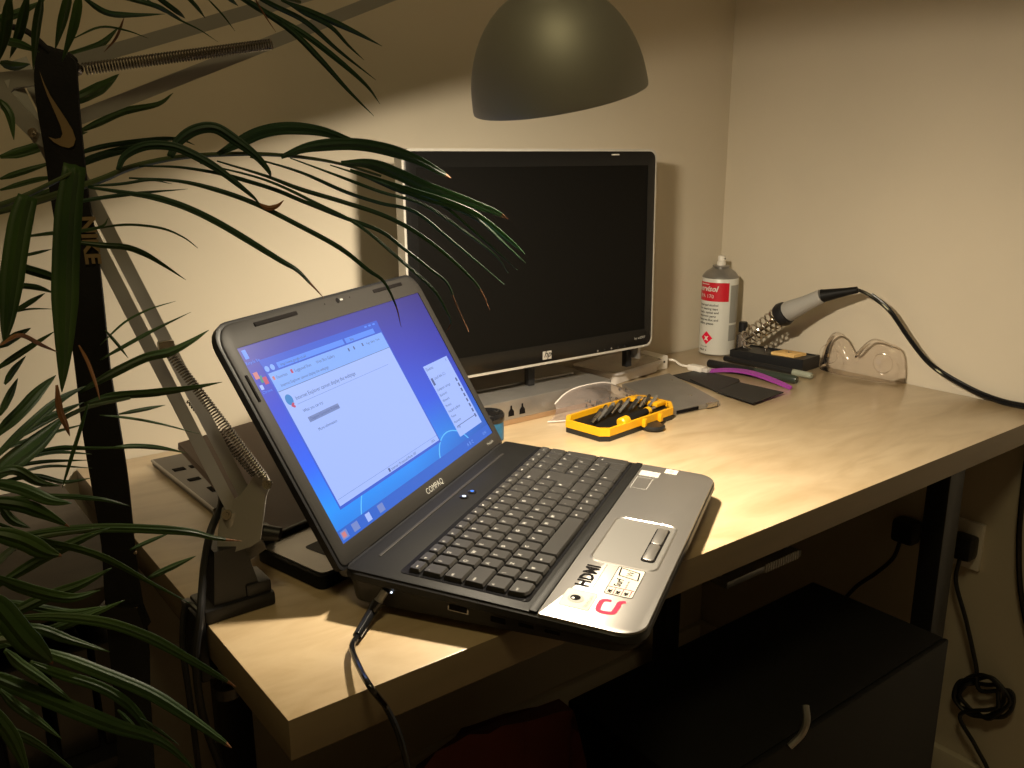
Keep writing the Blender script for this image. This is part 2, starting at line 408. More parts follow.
# silver palm rest
b = B(); b.slab(rrect(-.0018, -.0008, W_ - .0102, .083, [.021, .021, .002, .002], 6), -.0004, .0016, 0, .0012)
palm = b.build('palm_rest', 'silver', lap, local=True)
b = B(); z = .0017
b.slab(rrect(.107, .0135, .207, .071, .009), .0010, .0015 + .0003, 0)
tp = b.build('touchpad', 'silverpad', lap, local=True)
b = B()
for a in ((.107, .0135, .207, .071),):
    o1 = rrect(*a, .009, 6); o2 = rrect(a[0] - .0014, a[1] - .0014, a[2] + .0014, a[3] + .0014, .0104, 6)
    n = len(o1); q1 = [b.v((x, y, .0018)) for x, y in o1]; q2 = [b.v((x, y, .0026)) for x, y in o2]; q3 = [b.v((x + (.0012 if x > .16 else -.0012), y + (.0012 if y > .043 else -.0012), .0016)) for x, y in o2]
    for i in range(n):
        j = (i + 1) % n; b.face([q1[i], q1[j], q2[j], q2[i]]); b.face([q2[i], q2[j], q3[j], q3[i]])
b.build('rim', 'silver', tp, local=True)
for x0, x1 in ((.124, .1585), (.1595, .196)):
    b = B(); b.slab(rrect(x0, .0185, x1, .0285, [.003] * 4), .0017, .0036, 0, .0008); b.build('touchpad_button', 'silver', tp, local=True)
b = B(); b.slab(rrect(.122, .017, .198, .030, .004), .00175, .0020, 0); b.build('button_recess', 'ink', tp, local=True)
# stickers and prints on the palm rest: every pair (u, v) is a place on the deck
def decal(name, pts, m, z=.00185, parent=None):
    b = B(); b.slab(pts, z - .0002, z, 0); return b.build(name, m, parent or palm, local=True, smooth=False)
def outline(b, pts, w, z, mi=0):
    cx = sum(p[0] for p in pts) / len(pts); cy = sum(p[1] for p in pts) / len(pts)
    q1 = [b.v((x, y, z)) for x, y in pts]
    q2 = [b.v((x - math.copysign(w, x - cx), y - math.copysign(w, y - cy), z)) for x, y in pts]
    for i in range(len(pts)):
        j = (i + 1) % len(pts); b.face([q1[i], q1[j], q2[j], q2[i]], mi)
dt = lambda u, v, rot=0, z=.0020: Matrix.Translation(V((u, v, z))) @ Matrix.Rotation(rot, 4, 'Z')
b = B(); b.text('HDMI', .0165, Matrix.Translation(V((.055, .0585, .0019))), 0, bold=.0006); hd = b.build('hdmi_print', 'ink', palm, local=True, smooth=False)
b = B(); b.box((.080, .0545, .0019), (.050, .0005, .0002), mi=0); b.build('fine_print', 'cangrey', hd, local=True, smooth=False)
st = decal('webcam_sticker', rrect(.018, .047, .048, .073, .003), 'sticker')
b = B(); outline(b, rrect(.018, .047, .048, .073, .003), .0005, .0020)
b.lathe([(.0068, 0), (.0068, .0002)], (.033, .062, .0019), seg=24, mi=1)
b.text('WebCam', .0050, dt(.0225, .0495), 0)
b.build('print', ['cangrey', 'cangrey'], st, local=True, smooth=False)
b = B(); b.lathe([(.0042, 0), (.0042, .0002)], (.034, .0625, .0022), seg=20); b.build('lens_print', 'ink', st, local=True, smooth=False)
b = B(); b.lathe([(.0013, 0), (.0013, .0002)], (.032, .064, .0025), seg=12); b.build('glint_print', 'white', st, local=True, smooth=False)
st = decal('feature_sticker', rrect(.052, .020, .104, .044, .002), 'sticker')
b = B(); outline(b, rrect(.052, .020, .104, .044, .002), .0005, .0020)
for q in ([(.083, .022), (.098, .0235), (.1025, .042), (.087, .0405)],):
    n = 4; w = .0010
    cx, cy = .0926, .032
    qi = [(cx + (x - cx) * .86, cy + (y - cy) * .86) for x, y in q]
    a1 = [b.v((x, y, .0021)) for x, y in q]; a2 = [b.v((x, y, .0021)) for x, y in qi]
    for i in range(4): j = (i + 1) % 4; b.face([a1[i], a1[j], a2[j], a2[i]])
b.text('W', .009, dt(.0885, .028), 0); b.text('Surf', .0085, dt(.0675, .034), 0, bold=.0002); b.text('on the web', .0028, dt(.067, .0285), 0)
for k in range(3): b.text('HK', .0042, dt(.0545, .0385 - .0068 * k), 0, bold=.0003); b.box((.0585, .0365 - .0068 * k, .00205), (.010, .0006, .0002), mi=1)
b.box((.0650, .032, .00205), (.0006, .022, .0002), mi=1)
b.build('print', ['ink', 'red'], st, local=True, smooth=False)
# red wing mark
b = B()
pth = [(.038, .0265), (.0355, .0235), (.0300, .0235), (.0262, .0262), (.0245, .032), (.0252, .0375), (.0290, .0415), (.0360, .0425), (.0392, .0440)]
pth = [(.0419, .0345), (.0412, .0385), (.0389, .0412), (.0330, .0418), (.0276, .0414), (.0232, .0405), (.0218, .0375), (.0222, .0325), (.0240, .0287), (.0295, .0278), (.0351, .0275), (.0400, .0276), (.0430, .0265), (.0446, .0232)]
sp = smoothp([(x, y, 0) for x, y in pth], 5); L = []
for i, p in enumerate(sp):
    d = (sp[min(i + 1, len(sp) - 1)] - sp[max(i - 1, 0)]).normalized(); nn = V((-d.y, d.x, 0)); t = i / (len(sp) - 1); w = .0021 * (.75 + .25 * min(1, t * 6, (1 - t) * 5))
    L.append([(p.x + nn.x * w, p.y + nn.y * w, .0020), (p.x - nn.x * w, p.y - nn.y * w, .0020)])
b.loft(L, 0, closed=False, cap0=False, cap1=False); b.build('logo_mark', 'red', palm, local=True, smooth=False)
decal('foil_sticker', rrect(.331, .058, .347, .080, .001), 'stickersilver')
st = decal('small_label', rrect(.350, .041, .364, .055, .0007), 'sticker')
b = B(); b.box((.357, .048, .0020), (.008, .004, .0002)); b.build('print', 'cangrey', st, local=True, smooth=False)
b = B(); outline(b, rrect(.290, .062, .325, .080, .001), .0005, .00185); b.build('sticker_residue', 'stickersilver', palm, local=True, smooth=False)
# glossy keyboard surround and upper deck
b = B(); b.slab(rrect(-.0012, .0835, W_ - .0105, .2555, .003), -.0004, .0012, 0, .0006); deckp = b.build('keyboard_deck', 'blackmatte', lap, local=True)
b = B(); b.slab(rrect(-.0008, .0835, W_ - .0105, .0905, .001), .0008, .0024, 0, .0008); b.build('front_ridge', 'blackmatte', deckp, local=True)
b = B(); b.slab(rrect(.030, .2395, W_ - .055, .2425, .001), .0008, .0018, 0, .0004); b.build('hinge_trim', 'bezel', deckp, local=True)
for u, v, m in ((.1835, .2285, 'led_white'), (.1995, .2265, 'led_blue')):
    b = B(); b.lathe([(.0046, 0), (.0046, .0012), (.0036, .0016)], (u, v, .001), seg=20); pb = b.build('power_button', 'blackgloss', deckp, local=True)
    b = B(); b.lathe([(.0020, 0), (.0020, .0006)], (u, v, .0024), seg=12); b.build('indicator', m, pb, local=True)
# keyboard
kb0 = B(); kb0.slab(rrect(.011, .0945, .3655, .2115, .004), .0010, .0017, 0); kbd = kb0.build('keyboard', 'blackgloss', lap, local=True)
U = .3460 / 19.0; KX = .0140; RH = .0192; KY = [.0965 + RH * i for i in range(5)] + [.0965 + RH * 5 + .0006]
def key(x, y, w, h, txt='', rc=None):
    b = B(); g = .0008
    x0, y0, x1, y1 = x + g, y + g, x + w - g, y + h - g; r = .0016
    rr_ = rc or [r] * 4
    lo_ = rrect(x0, y0, x1, y1, rr_, 2); e = .0016; ri = [max(.001, q - e * .4) for q in rr_]
    hi = rrect(x0 + e * .8, y0 + e, x1 - e * .8, y1 - e * .6, ri, 2)
    cx = (x0 + x1) / 2; hw = (x1 - x0) / 2
    top = [(px, py, .0058 - .0006 * (1 - min(1, ((px - cx) / hw) ** 2))) for px, py in hi]
    b.loft([[(px, py, .0015) for px, py in lo_], [(px, py, .0034) for px, py in lo_], top], 0)
    if txt:
        big = len(txt) == 1
        b.text(txt, .0050 if big else .0032, Matrix.Translation(V((x0 + .0028, y1 - (.0078 if h > .013 else .0066), .0059))), 1, bold=.0001)
    return b.build('key', ['key', 'legend'], kbd, local=True)
rows = [
 (0, [('ctrl', 1.25, [.007, .0016, .0016, .0016]), ('fn', 1), ('#', 1), ('alt', 1), ('', 4.75), ('alt', 1), ('=', 1), ('ctrl', 1), ('<', 1), ('v', 1), ('>', 1)]),
 (1, [('^', 1.25), ('\\', 1)] + [(c, 1) for c in 'ZXCVBNM,./'] + [('^', 1.75), ('^', 1)]),
 (2, [('caps', 1.75)] + [(c, 1) for c in "ASDFGHJKL;'#"] + [('', 1.25)]),
 (3, [('tab', 1.5)] + [(c, 1) for c in 'QWERTYUIOP[]'] + [('', 1.5)]),
 (4, [(c, 1) for c in '`1234567890-='] + [('bksp', 2)]),
]
for ri, ks in rows:
    x = KX
    for k in ks:
        if ri == 2 and k[1] == 1.25: continue
        if ri == 3 and k[1] == 1.5 and k[0] == '':
            key(x, KY[2], U * 1.25 + U * .25, RH * 2, 'enter'); x += 0; continue
        key(x, KY[ri], U * k[1], RH, k[0], k[2] if len(k) > 2 else None); x += U * k[1]
NX = KX + 15 * U + .0012
UN = (.3460 + KX - NX) / 4
for ri, s_ in ((4, ['num', '/', '*', '-']), (3, '789'), (2, '456'), (1, '123')):
    for i, c in enumerate(s_): key(NX + i * UN, KY[ri], UN, RH, c)
key(NX + 3 * UN, KY[2], UN, RH * 2, '+'); key(NX + 3 * UN, KY[0], UN, RH * 2, 'ent'); key(NX, KY[0], UN * 2, RH, '0'); key(NX + 2 * UN, KY[0], UN, RH, '.')
fn = ['esc'] + ['f%d' % i for i in range(1, 13)] + ['prt', 'scr', 'ins', 'del', 'pgu', 'pgd']
for i, c in enumerate(fn[:19]): key(KX + i * U, KY[5], U, .0125, c)
# side ports (left side of the base)
def port(name, y, w, h, m, zz=None, depth=.003):
    z = -.0118 if zz is None else zz
    b = B(); b.box((.0008, y, z), (depth, w, h), .0006); return b.build(name, m, lap, local=True)
vg = port('vga_port', .151, .019, .0075, 'steel'); b = B(); b.box((-.0006, .151, -.0118), (.0015, .016, .005), .0004); b.build('socket', 'ink', vg, local=True)
port('network_port', .116, .013, .009, 'ink'); port('usb_port', .092, .013, .005, 'ink'); port('usb_port', .070, .013, .005, 'ink')
port('charging_light', .2120, .0016, .0014, 'led_white', -.0115, .0060)
b = B(); b.box((-.0022, .165, -.0072), (.0012, .17, .0012), .0003); b.build('side_highlight_strip', 'bezel', base, local=True)

# lid
TH = math.radians(122.81); HB = -.004
HO = LO + LY * (.258 - HB) - LN * .0015; LL = (-LY * math.cos(TH) + LN * math.sin(TH)).normalized(); LZ = LX.cross(LL).normalized()   # LZ points out of the screen, to the user
HF = frame(HO, LX, LL, LZ)
LT = LFi @ HF                       # lid frame in laptop frame
HH = .2344
b = B(); b.T = LT
lo2 = rrect(.001, -.004, .377, HH, [.006, .006, .022, .022], 6)
def off2(l, d):
    return [(x + (d if x < .189 else -d) * min(1, abs(x - .189) / .15), y + (d if y < .11 else -d) * min(1, abs(y - .11) / .09)) for x, y in l]
b.loft([[(x, y, -.013) for x, y in off2(lo2, .010)], [(x, y, -.009) for x, y in off2(lo2, .001)], [(x, y, -.002) for x, y in lo2], [(x, y, -.0012) for x, y in off2(lo2, .0018)]], 0)
lid = b.build('lid', 'lidback', lap, local=True)
b = B(); b.T = LT
SX0, SX1, SY0, SY1 = .0180, .3610, .0155, .2085
# bezel ring with a recessed screen
ob = off2(lo2, .0030); n = len(ob)
def ring(p):    # matching inner point on the screen rectangle
    x = min(max(p[0], SX0), SX1); y = min(max(p[1], SY0), SY1); return x, y
q0 = [b.v((x, y, -.0003)) for x, y in ob]; q1 = [b.v((x, y, .0006)) for x, y in off2(lo2, .0045)]
inner = rrect(SX0, SY0, SX1, SY1, .0004, 6)[:n]
q2 = [b.v((x, y, .0006)) for x, y in inner]; q3 = [b.v((x, y, -.0006)) for x, y in inner]
for i in range(n):
    j = (i + 1) % n
    b.face([q0[i], q0[j], q1[j], q1[i]]); b.face([q1[i], q1[j], q2[j], q2[i]]); b.face([q2[i], q2[j], q3[j], q3[i]], 1)
bez = b.build('bezel', ['bezel', 'ink'], lid, local=True)
def lidbox(name, x, y, z, sx, sy, sz, m, r=0, parent=None):
    b = B(); b.T = LT; b.box((x, y, z), (sx, sy, sz), r); return b.build(name, m, parent or lid, local=True)
for x in (.087, .300): lidbox('rubber_bumper', x, .2245, .0008, .066, .0042, .0018, 'ink', .0008)
lidbox('rubber_bumper', .0110, .171, .0008, .0030, .026, .0018, 'ink', .0008)
b = B(); b.T = LT; b.lathe([(.0028, 0), (.0028, .0008)], (.194, .2255, .0004), seg=20); wc = b.build('webcam', 'blackgloss', lid, local=True)
lidbox('webcam_light', .201, .2255, .0008, .005, .0016, .0006, 'cangrey')
for x in (.218, .170): lidbox('microphone_slot', x, .2255, .0007, .0012, .0012, .0006, 'ink')
b = B(); b.T = LT; b.text('COMPAQ', .0090, Matrix.Translation(V((.170, .0040, .0009))), 0, bold=.0); b.build('brand_print', 'cangrey', lid, local=True, smooth=False)
b = B(); b.T = LT; b.text('Presario', .0050, Matrix.Translation(V((.334, .0060, .0009))), 0); b.build('series_print', 'cangrey', lid, local=True, smooth=False)
for x in (.030, .348):
    b = B(); b.T = LT; b.cyl((x - .018, -.004, -.006), (x + .018, -.004, -.006), .0075, seg=20); b.build('hinge', 'blackgloss', lid, local=True)
# the lit screen: sx, sy in 0..1 from its lower left
SW, SH = SX1 - SX0, SY1 - SY0
def S(x, y, z): return (SX0 + SW * x, SY0 + SH * y, z)
b = B(); b.T = LT; b.poly([S(0, 0, -.0004), S(1, 0, -.0004), S(1, 1, -.0004), S(0, 1, -.0004)])
LTi = LT.inverted()
def uvf(co): q = LTi @ co; return ((q.x - SX0) / SW, (q.y - SY0) / SH)
scr = b.build('screen', 'desktop', lap, local=True, smooth=False, uv=uvf)
def lay(name, m, items, texts=(), z=.0):
    """one piece of the picture on the screen: rectangles (x0,y0,x1,y1) and texts (string, x, y, size)"""
    b = B(); b.T = LT
    for it in items:
        if not isinstance(it[0], (tuple, list)): x0, y0, x1, y1 = it; b.poly([S(x0, y0, z), S(x1, y0, z), S(x1, y1, z), S(x0, y1, z)])
        else: b.poly([S(px, py, z) for px, py in it])
    for s_, x, y, sz in texts: b.text(s_, sz, Matrix.Translation(V(S(x, y, z))), 0)
    return b.build(name, m, scr, local=True, smooth=False)
Z1, Z2, Z3, Z4 = -.00032, -.00024, -.00016, -.00008
def arc(cx, cy, rx, ry, a0, a1, w, n=24):
    out = []
    for i in range(n):
        a, c = a0 + (a1 - a0) * i / n, a0 + (a1 - a0) * (i + 1) / n
        out.append([(cx + rx * math.cos(a), cy + ry * math.sin(a)), (cx + rx * math.cos(c), cy + ry * math.sin(c)), (cx + (rx + w) * math.cos(c), cy + (ry + w) * math.sin(c)), (cx + (rx + w) * math.cos(a), cy + (ry + w) * math.sin(a))])
    return out
lay('wallpaper_arc', 'glow', arc(.72, -.02, .12, .18, .25, 2.9, .006), z=Z1); lay('wallpaper_arc', 'glow', arc(.30, -.2, .22, .42, 1.7, 2.7, .005), z=Z1)
lay('taskbar', 'taskbar', [(0, 0, 1, .062)], z=Z2)
for _x in (.01, .065, .20): lay('taskbar_icon', 'ui_line', [(_x, .012, _x + .03, .052)], z=Z3)
lay('taskbar_icon', 'win_white', [(.135, .012, .158, .052)], z=Z3); lay('taskbar_icon', 'ui_orange', [(.015, .02, .032, .045)], z=Z4)
lay('taskbar_clock', 'win_bar', [], (('12:10', .93, .022, .0045),), z=Z3); lay('tray_icons', 'win_bar', [], (('A  B  C', .80, .020, .0055),), z=Z3)
lay('browser_frame', 'win_frame', [(.057, .136, .661, .892), (.055, .892, .663, .918)], z=Z2)
lay('browser_page', 'win_white', [(.063, .150, .655, .845)], z=Z3)
lay('browser_toolbar', 'win_bar', [(.063, .750, .655, .845)], z=Z4)
lay('address_bar', 'win_edge', [(.113, .853, .44, .882)], z=Z3); lay('search_bar', 'win_edge', [(.45, .853, .62, .882)], z=Z3)
lay('address_text', 'ui_text', [], (('http://www.google.co.uk/', .125, .859, .0040),), z=Z4); lay('search_text', 'ui_text', [], (('Bing', .475, .859, .0040),), z=Z4)
for _x in (.068, .091): lay('navigation_button', 'win_bar', [[(_x + .009 * math.cos(a * PI / 6), .868 + .015 * math.sin(a * PI / 6)) for a in range(12)]], z=Z4)
for _x in (.58, .605, .63): lay('window_control', 'win_edge', [(_x, .899, _x + .014, .908)], z=Z3)
ZT = -.00003
lay('toolbar_rule', 'ui_text', [(.063, .748, .655, .7505)], z=ZT)
for _x in (.44, .47, .52): lay('toolbar_icon', 'ui_text', [(_x, .808, _x + .007, .826)], z=ZT)
for _t in (('Favorites', .085, .808, .0044), ('Suggested Sites', .165, .808, .0044), ('Web Slice Gallery', .270, .808, .0044), ('Internet Explorer cannot display the webpage', .085, .766, .0042), ('Page  Safety  Tools', .545, .808, .0036)): lay('toolbar_text', 'ui_text', [], (_t,), z=ZT)
lay('toolbar_icon', 'ui_red', [(.150, .808, .159, .828)], z=ZT); lay('toolbar_icon', 'ui_orange', [(.070, .808, .079, .826)], z=ZT)
for _t in (('Internet Explorer cannot display the webpage', .113, .682, .0056), ('What you can try:', .116, .615, .0044), ('Diagnose Connection Problems', .128, .568, .0037), ('More information', .136, .505, .0043), ('Internet | Protected Mode: Off', .345, .156, .0042), ('100%', .605, .158, .0042)): lay('page_text', 'ui_text', [], (_t,), z=ZT)
lay('page_rule', 'ui_line', [(.109, .662, .60, .664)], z=Z4); lay('status_bar_rule', 'ui_line', [(.068, .180, .655, .182)], z=Z4)
lay('page_button', 'ui_btn', [(.120, .560, .268, .587)], z=Z4)
lay('status_icon', 'ui_text', [(.330, .155, .339, .175)], z=ZT)
lay('globe_icon', 'ui_blue', [[(.088 + .015 * math.cos(a * PI / 8), .697 + .028 * math.sin(a * PI / 8)) for a in range(16)]], z=Z4)
lay('globe_icon_cross', 'ui_red', [[(.088, .674), (.094, .680), (.100, .674), (.096, .666), (.100, .658), (.094, .652), (.088, .658), (.083, .666)]], z=ZT)
lay('device_panel', 'win_white', [(.785, .095, .968, .565)], z=Z2)
lay('device_panel_text', 'ui_text', [(.792, .435, .806, .482), (.80, .155, .955, .159)] + [(.945, .395 - .036 * i, .956, .418 - .036 * i) for i in range(8)], (('Devices', .793, .530, .0055), ('Local disk (C:)', .815, .465, .0050)) + tuple((s_, .795, .395 - .036 * i, .0046) for i, s_ in enumerate(('Computer storage', 'Bluetooth', 'Network', 'Printers', 'Installed updates', 'Phone', 'Recovery', 'Help'))) + (('X', .945, .538, .0045),), z=Z3)
lay('desktop_icon', 'win_edge', [(.012, .940, .028, .985)], z=Z3); lay('desktop_icon_label', 'win_edge', [], (('Recycle Bin', .004, .914, .0042),), z=Z3)
lay('desktop_icon', 'ui_orange', [(.010, .838, .027, .872)], z=Z3); lay('desktop_icon', 'ui_red', [(.034, .802, .050, .838)], z=Z3)
lay('desktop_icon', 'ui_green', [(.024, .815, .036, .85)], z=Z2); lay('desktop_icon', 'win_white', [(.010, .785, .022, .808)], z=Z3); lay('desktop_icon_label', 'win_edge', [], (('Chrome', .008, .765, .0040),), z=Z3)

# charger plug and cord of the laptop
P0 = LF @ V((-.002, .2175, -.0110))
pa = at_t(387, 590, (P0 - CAM).dot(C_F)); pb = at_z(371, 613, .010); pc = at_z(357, 636, .006)
dirp = (pb - P0).normalized()
pw = thing('charger_cord', 'black power lead with silver tipped plug in the laptop side', 'power cord', at_z(350, 640, 0))
b = B(); b.cyl(P0, P0 + (pb - P0) * .42, .0036, seg=16); b.cyl(P0 + (pb - P0) * .42, P0 + (pb - P0) * .50, .0041, seg=16); b.build('plug_sleeve', 'steel', pw)
b = B(); b.tube([P0 + (pb - P0) * .48, pb, pc], lambda t: .0052 - .0015 * t, 12); b.build('plug_grip', 'blackgloss', pw)
b = B(); b.tube(smoothp([pc, at_z(352, 648, .008), at_z(360, 669, .014), at_z(371, 688, .016), at_y(385, 706, -.006), at_y(396, 727, -.014), at_y(403, 748, -.018), at_y(409, 775, -.020), at_y(414, 820, -.026)], 8), .0024, 10); b.build('cord', 'blackgloss', pw)

# ------------------------------------------------------------------ monitor
MW, MH = .455, .310
mo = V((.6199, .4733, .0772)); yaw = -.0158; tilt = .0154
MX = V((math.cos(yaw), math.sin(yaw), 0)); MZ = V((0, 0, 1)) * math.cos(tilt) + V((-math.sin(yaw), math.cos(yaw), 0)) * math.sin(tilt); MY = MZ.cross(MX)
MF = frame(mo, MX, MY, MZ)          # local: x right, y into the depth, z up
mon = thing('monitor', 'black flat screen monitor standing switched off before the wall', 'monitor', MF)
def vloft(b, loops, mi=0): b.loft(loops, mi)
def off3(l, d): return [(x + (d if x < 0 else -d), z + (d if z < MH / 2 else -d)) for x, z in l]
oc = off3(rrect(-MW / 2, 0, MW / 2, MH, .012, 6), .0018)
b = B(); b.loft([[(x, .0032, z) for x, z in off3(oc, .004)], [(x, .0010, z) for x, z in off3(oc, -.0004)], [(x, .0014, z) for x, z in off3(oc, -.0030)], [(x, .020, z) for x, z in off3(oc, -.0032)]], cap0=False); b.build('casing', 'monside', mon, local=True)
b = B(); b.loft([[(x, .020, z) for x, z in off3(oc, .001)], [(x, .032, z) for x, z in off3(oc, .012)], [(x, .050, z) for x, z in off3(oc, .055)]]); b.build('rear_cover', 'black', mon, local=True)
b = B()
sx0, sx1, sz0, sz1 = -MW / 2 + .0185, MW / 2 - .0185, .029, MH - .023
inn = rrect(sx0, sz0, sx1, sz1, .0005, 6); n = len(oc)
a0 = [b.v((x, .0035, z)) for x, z in off3(oc, -.0003)]; a1 = [b.v((x, .0005, z)) for x, z in off3(oc, .0006)]; a2 = [b.v((x, 0, z)) for x, z in off3(oc, .002)]; a3 = [b.v((x, 0, z)) for x, z in inn]; a4 = [b.v((x, .002, z)) for x, z in inn]
for r0, r1 in ((a0, a1), (a1, a2), (a2, a3), (a3, a4)):
    for i in range(n): j = (i + 1) % n; b.face([r0[i], r0[j], r1[j], r1[i]])
b.build('bezel', 'monbezel', mon, local=True)
b = B(); b.loft([[(sx0 - .001, y_, sz0 - .001), (sx1 + .001, y_, sz0 - .001), (sx1 + .001, y_, sz1 + .001), (sx0 - .001, y_, sz1 + .001)] for y_ in (.0012, .003)]); b.build('screen', 'monscreen', mon, local=True, smooth=False)
b = B(); b.box((0, .004, -.0010), (MW - .03, .006, .0016), .0004); b.build('silver_strip', 'monside', mon, local=True)
b = B(); b.box((0.006, -.0004, .0125), (.0165, .0012, .0125), .0005); lg = b.build('logo_badge', 'monside', mon, local=True)
b = B(); b.text('hp', .0135, Matrix.Translation(V((-.0005, -.0012, .0100))) @ Matrix.Rotation(PI / 2, 4, 'X'), 0, shear=.35, bold=.0002); b.build('logo_print', 'ink', lg, local=True, smooth=False)
b = B(); b.box((.139, -.0002, MH - .0070), (.016, .001, .0018), .0003); b.build('top_label', 'sticker', mon, local=True)
for i in range(5):
    b = B(); b.cyl((.108 + .0145 * i, -.0006, .0055), (.108 + .0145 * i, .001, .0055), .0016, seg=10); b.build('button', 'steel' if i in (0, 2) else 'black', mon, local=True)
b = B(); b.text('hp w2007', .0060, Matrix.Translation(V((.187, -.0004, .0135))) @ Matrix.Rotation(PI / 2, 4, 'X'), 0); b.build('model_print', 'cangrey', mon, local=True, smooth=False)
for x in (-.185, .0, .205):
    b = B(); b.box((x, .035, -.0195), (.012, .012, .0395), .002); b.build('stand_post', 'black', mon, local=True)
b = B(); b.box((0, .095, -.0378), (.20, .095, .004), .0015); b.build('stand_base', 'steel', mon, local=True)
b = B(); b.box((.212, .028, -.012), (.006, .03, .024), .001); b.build('stand_bracket', 'steel', mon, local=True)

# ------------------------------------------------------------------ metal case under the monitor
cs = thing('metal_case', 'flat grey metal equipment case with pale base lying under the monitor', 'equipment case', (.60, .53, 0))
cx0, cx1, cy0, cy1 = .36, .745, .457, .632
b = B(); b.box(((cx0 + cx1) / 2, (cy0 + cy1) / 2, .0225), (cx1 - cx0, cy1 - cy0, .029), .001); b.build('cover', 'steel', cs)
b = B(); b.box(((cx0 + cx1) / 2, (cy0 + cy1) / 2, .0042), (cx1 - cx0, cy1 - cy0 + .001, .008), .001); b.build('base', 'copper', cs)
for x in (.5575, .5780):
    b = B(); b.T = Matrix.Translation(V((x - .02 + .008, cy0 - .0004, .021)))
    b.poly([(-.0055, 0, -.008), (.0055, 0, -.008), (.005, 0, -.001), (.0018, 0, .003), (.0014, 0, .008), (-.0014, 0, .008), (-.0018, 0, .003), (-.005, 0, -.001)])
    b.build('keyhole_slot', 'ink', cs, smooth=False)

# blue topped thing beside laptop: small roll in blue wrapper
q = V((.480, .424, 0))
tp_ = thing('tin', 'small black topped tin in blue wrapper behind the laptop screen edge', 'tin', q)
b = B(); b.lathe([(.021, 0), (.022, .001), (.022, .027)], q, seg=36); b.build('wrapper', 'blue', tp_)
b = B(); b.lathe([(.0225, .027), (.023, .028), (.023, .036), (.021, .039), (.017, .0385), (.015, .037)], q, seg=36); b.build('cap', 'blackgloss', tp_)

# ------------------------------------------------------------------ plastic tub, network box, plate, cards
R_ = lambda a: Matrix.Rotation(a, 3, 'Z')
tubc = V((.881, .582, 0)); a = .17
tb = thing('plastic_tub', 'low clear plastic tub with lid beside the monitor foot', 'plastic tub', tubc)
def rect(c, w, d, ang, r=.01, n=4):
    return [(c.x + x * math.cos(ang) - y * math.sin(ang), c.y + x * math.sin(ang) + y * math.cos(ang)) for x, y in rrect(-w / 2, -d / 2, w / 2, d / 2, r, n)]
b = B(); o1 = rect(tubc, .133, .086, a, .010); o2 = rect(tubc, .142, .094, a, .012)
b.loft([[(x, y, .001) for x, y in o1], [(x, y, .019) for x, y in o2]], cap1=False); b.build('tub', 'tub', tb)
b = B(); o3 = rect(tubc, .150, .100, a, .014); o4 = rect(tubc, .134, .084, a, .010)
b.loft([[(x, y, .0185) for x, y in o3], [(x, y, .0225) for x, y in o3], [(x, y, .0232) for x, y in rect(tubc, .147, .097, a, .013)], [(x, y, .0215) for x, y in o4]]); b.build('lid', 'tub', tb)
nb = thing('network_box', 'small white plastic box with one hole beside the clear tub', 'white box', (.975, .60, 0))
q0 = at_z(668, 368.6, 0)
b = B(); b.box((q0.x - .014, q0.y + .030, .0125), (.028, .058, .025), .002); b.build('housing', 'white', nb)
b = B(); b.cyl((q0.x - .010, q0.y + .0004, .014), (q0.x - .010, q0.y + .004, .014), .0020, seg=12); b.build('socket', 'ink', nb)
ad = thing('adapter_cable', 'short white cable with white plug and clear connector end', 'adapter cable', at_z(690, 367, 0))
e0 = at_z(690, 366.5, .006); e1 = at_z(703.5, 369.5, .006); dd = (e1 - e0).normalized()
b = B(); b.tube(smoothp([(q0.x - .004, q0.y + .02, .012), at_z(673, 360, .010), at_z(681, 365, .006), e0], 6), .0022, 8); b.build('cable', 'white', ad)
Rx = Matrix.Rotation(math.atan2(dd.y, dd.x), 3, 'Z')
b = B(); b.box((e0 + e1) / 2, ((e1 - e0).length, .016, .010), .0015, R=Rx); b.build('plug_body', 'white', ad)
b = B(); b.box(e1 + dd * .006, (.012, .012, .007), .0008, R=Rx); b.build('connector', 'tub', ad)
# grey plate
pl = thing('metal_plate', 'thin grey metal drive caddy lying behind the yellow bit set', 'drive caddy', at_z(675, 400, 0))
P_ = [at_z(615, 391, 0), at_z(673, 416, 0), at_z(719, 406, 0), at_z(669, 378, 0)]
P_[0] = at_z(622, 389, 0)
b = B(); b.slab([(p.x, p.y) for p in P_], .0008, .0085, 0); b.build('shell', 'steel', pl, smooth=False)
b = B(); u_ = P_[2] - P_[1]
for f_, w in ((.30, .045),):
    c = P_[1].lerp(P_[2], f_); nn = V((u_.y, -u_.x, 0)).normalized()
    b.box(c + nn * .0004 + V((0, 0, .0045)), (w, .0022, .005), .0004, R=Matrix.Rotation(math.atan2(u_.y, u_.x), 3, 'Z'))
b.build('connector_slot', 'ink', pl)
b = B(); c = P_[1].lerp(P_[2], .80); b.box(c + V((0, 0, .006)) + nn * .002, (.02, .006, .007), .0008, R=Matrix.Rotation(math.atan2(u_.y, u_.x), 3, 'Z')); b.build('mounting_tab', 'chrome', pl)
for f_, g_ in ((.72, .7), (.2, .85)):
    c = P_[0].lerp(P_[3], g_).lerp(P_[1].lerp(P_[2], g_), f_); b = B(); b.cyl(c + V((0, 0, .0085)), c + V((0, 0, .0092)), .003, seg=12); b.build('screw_head', 'chrome', pl)
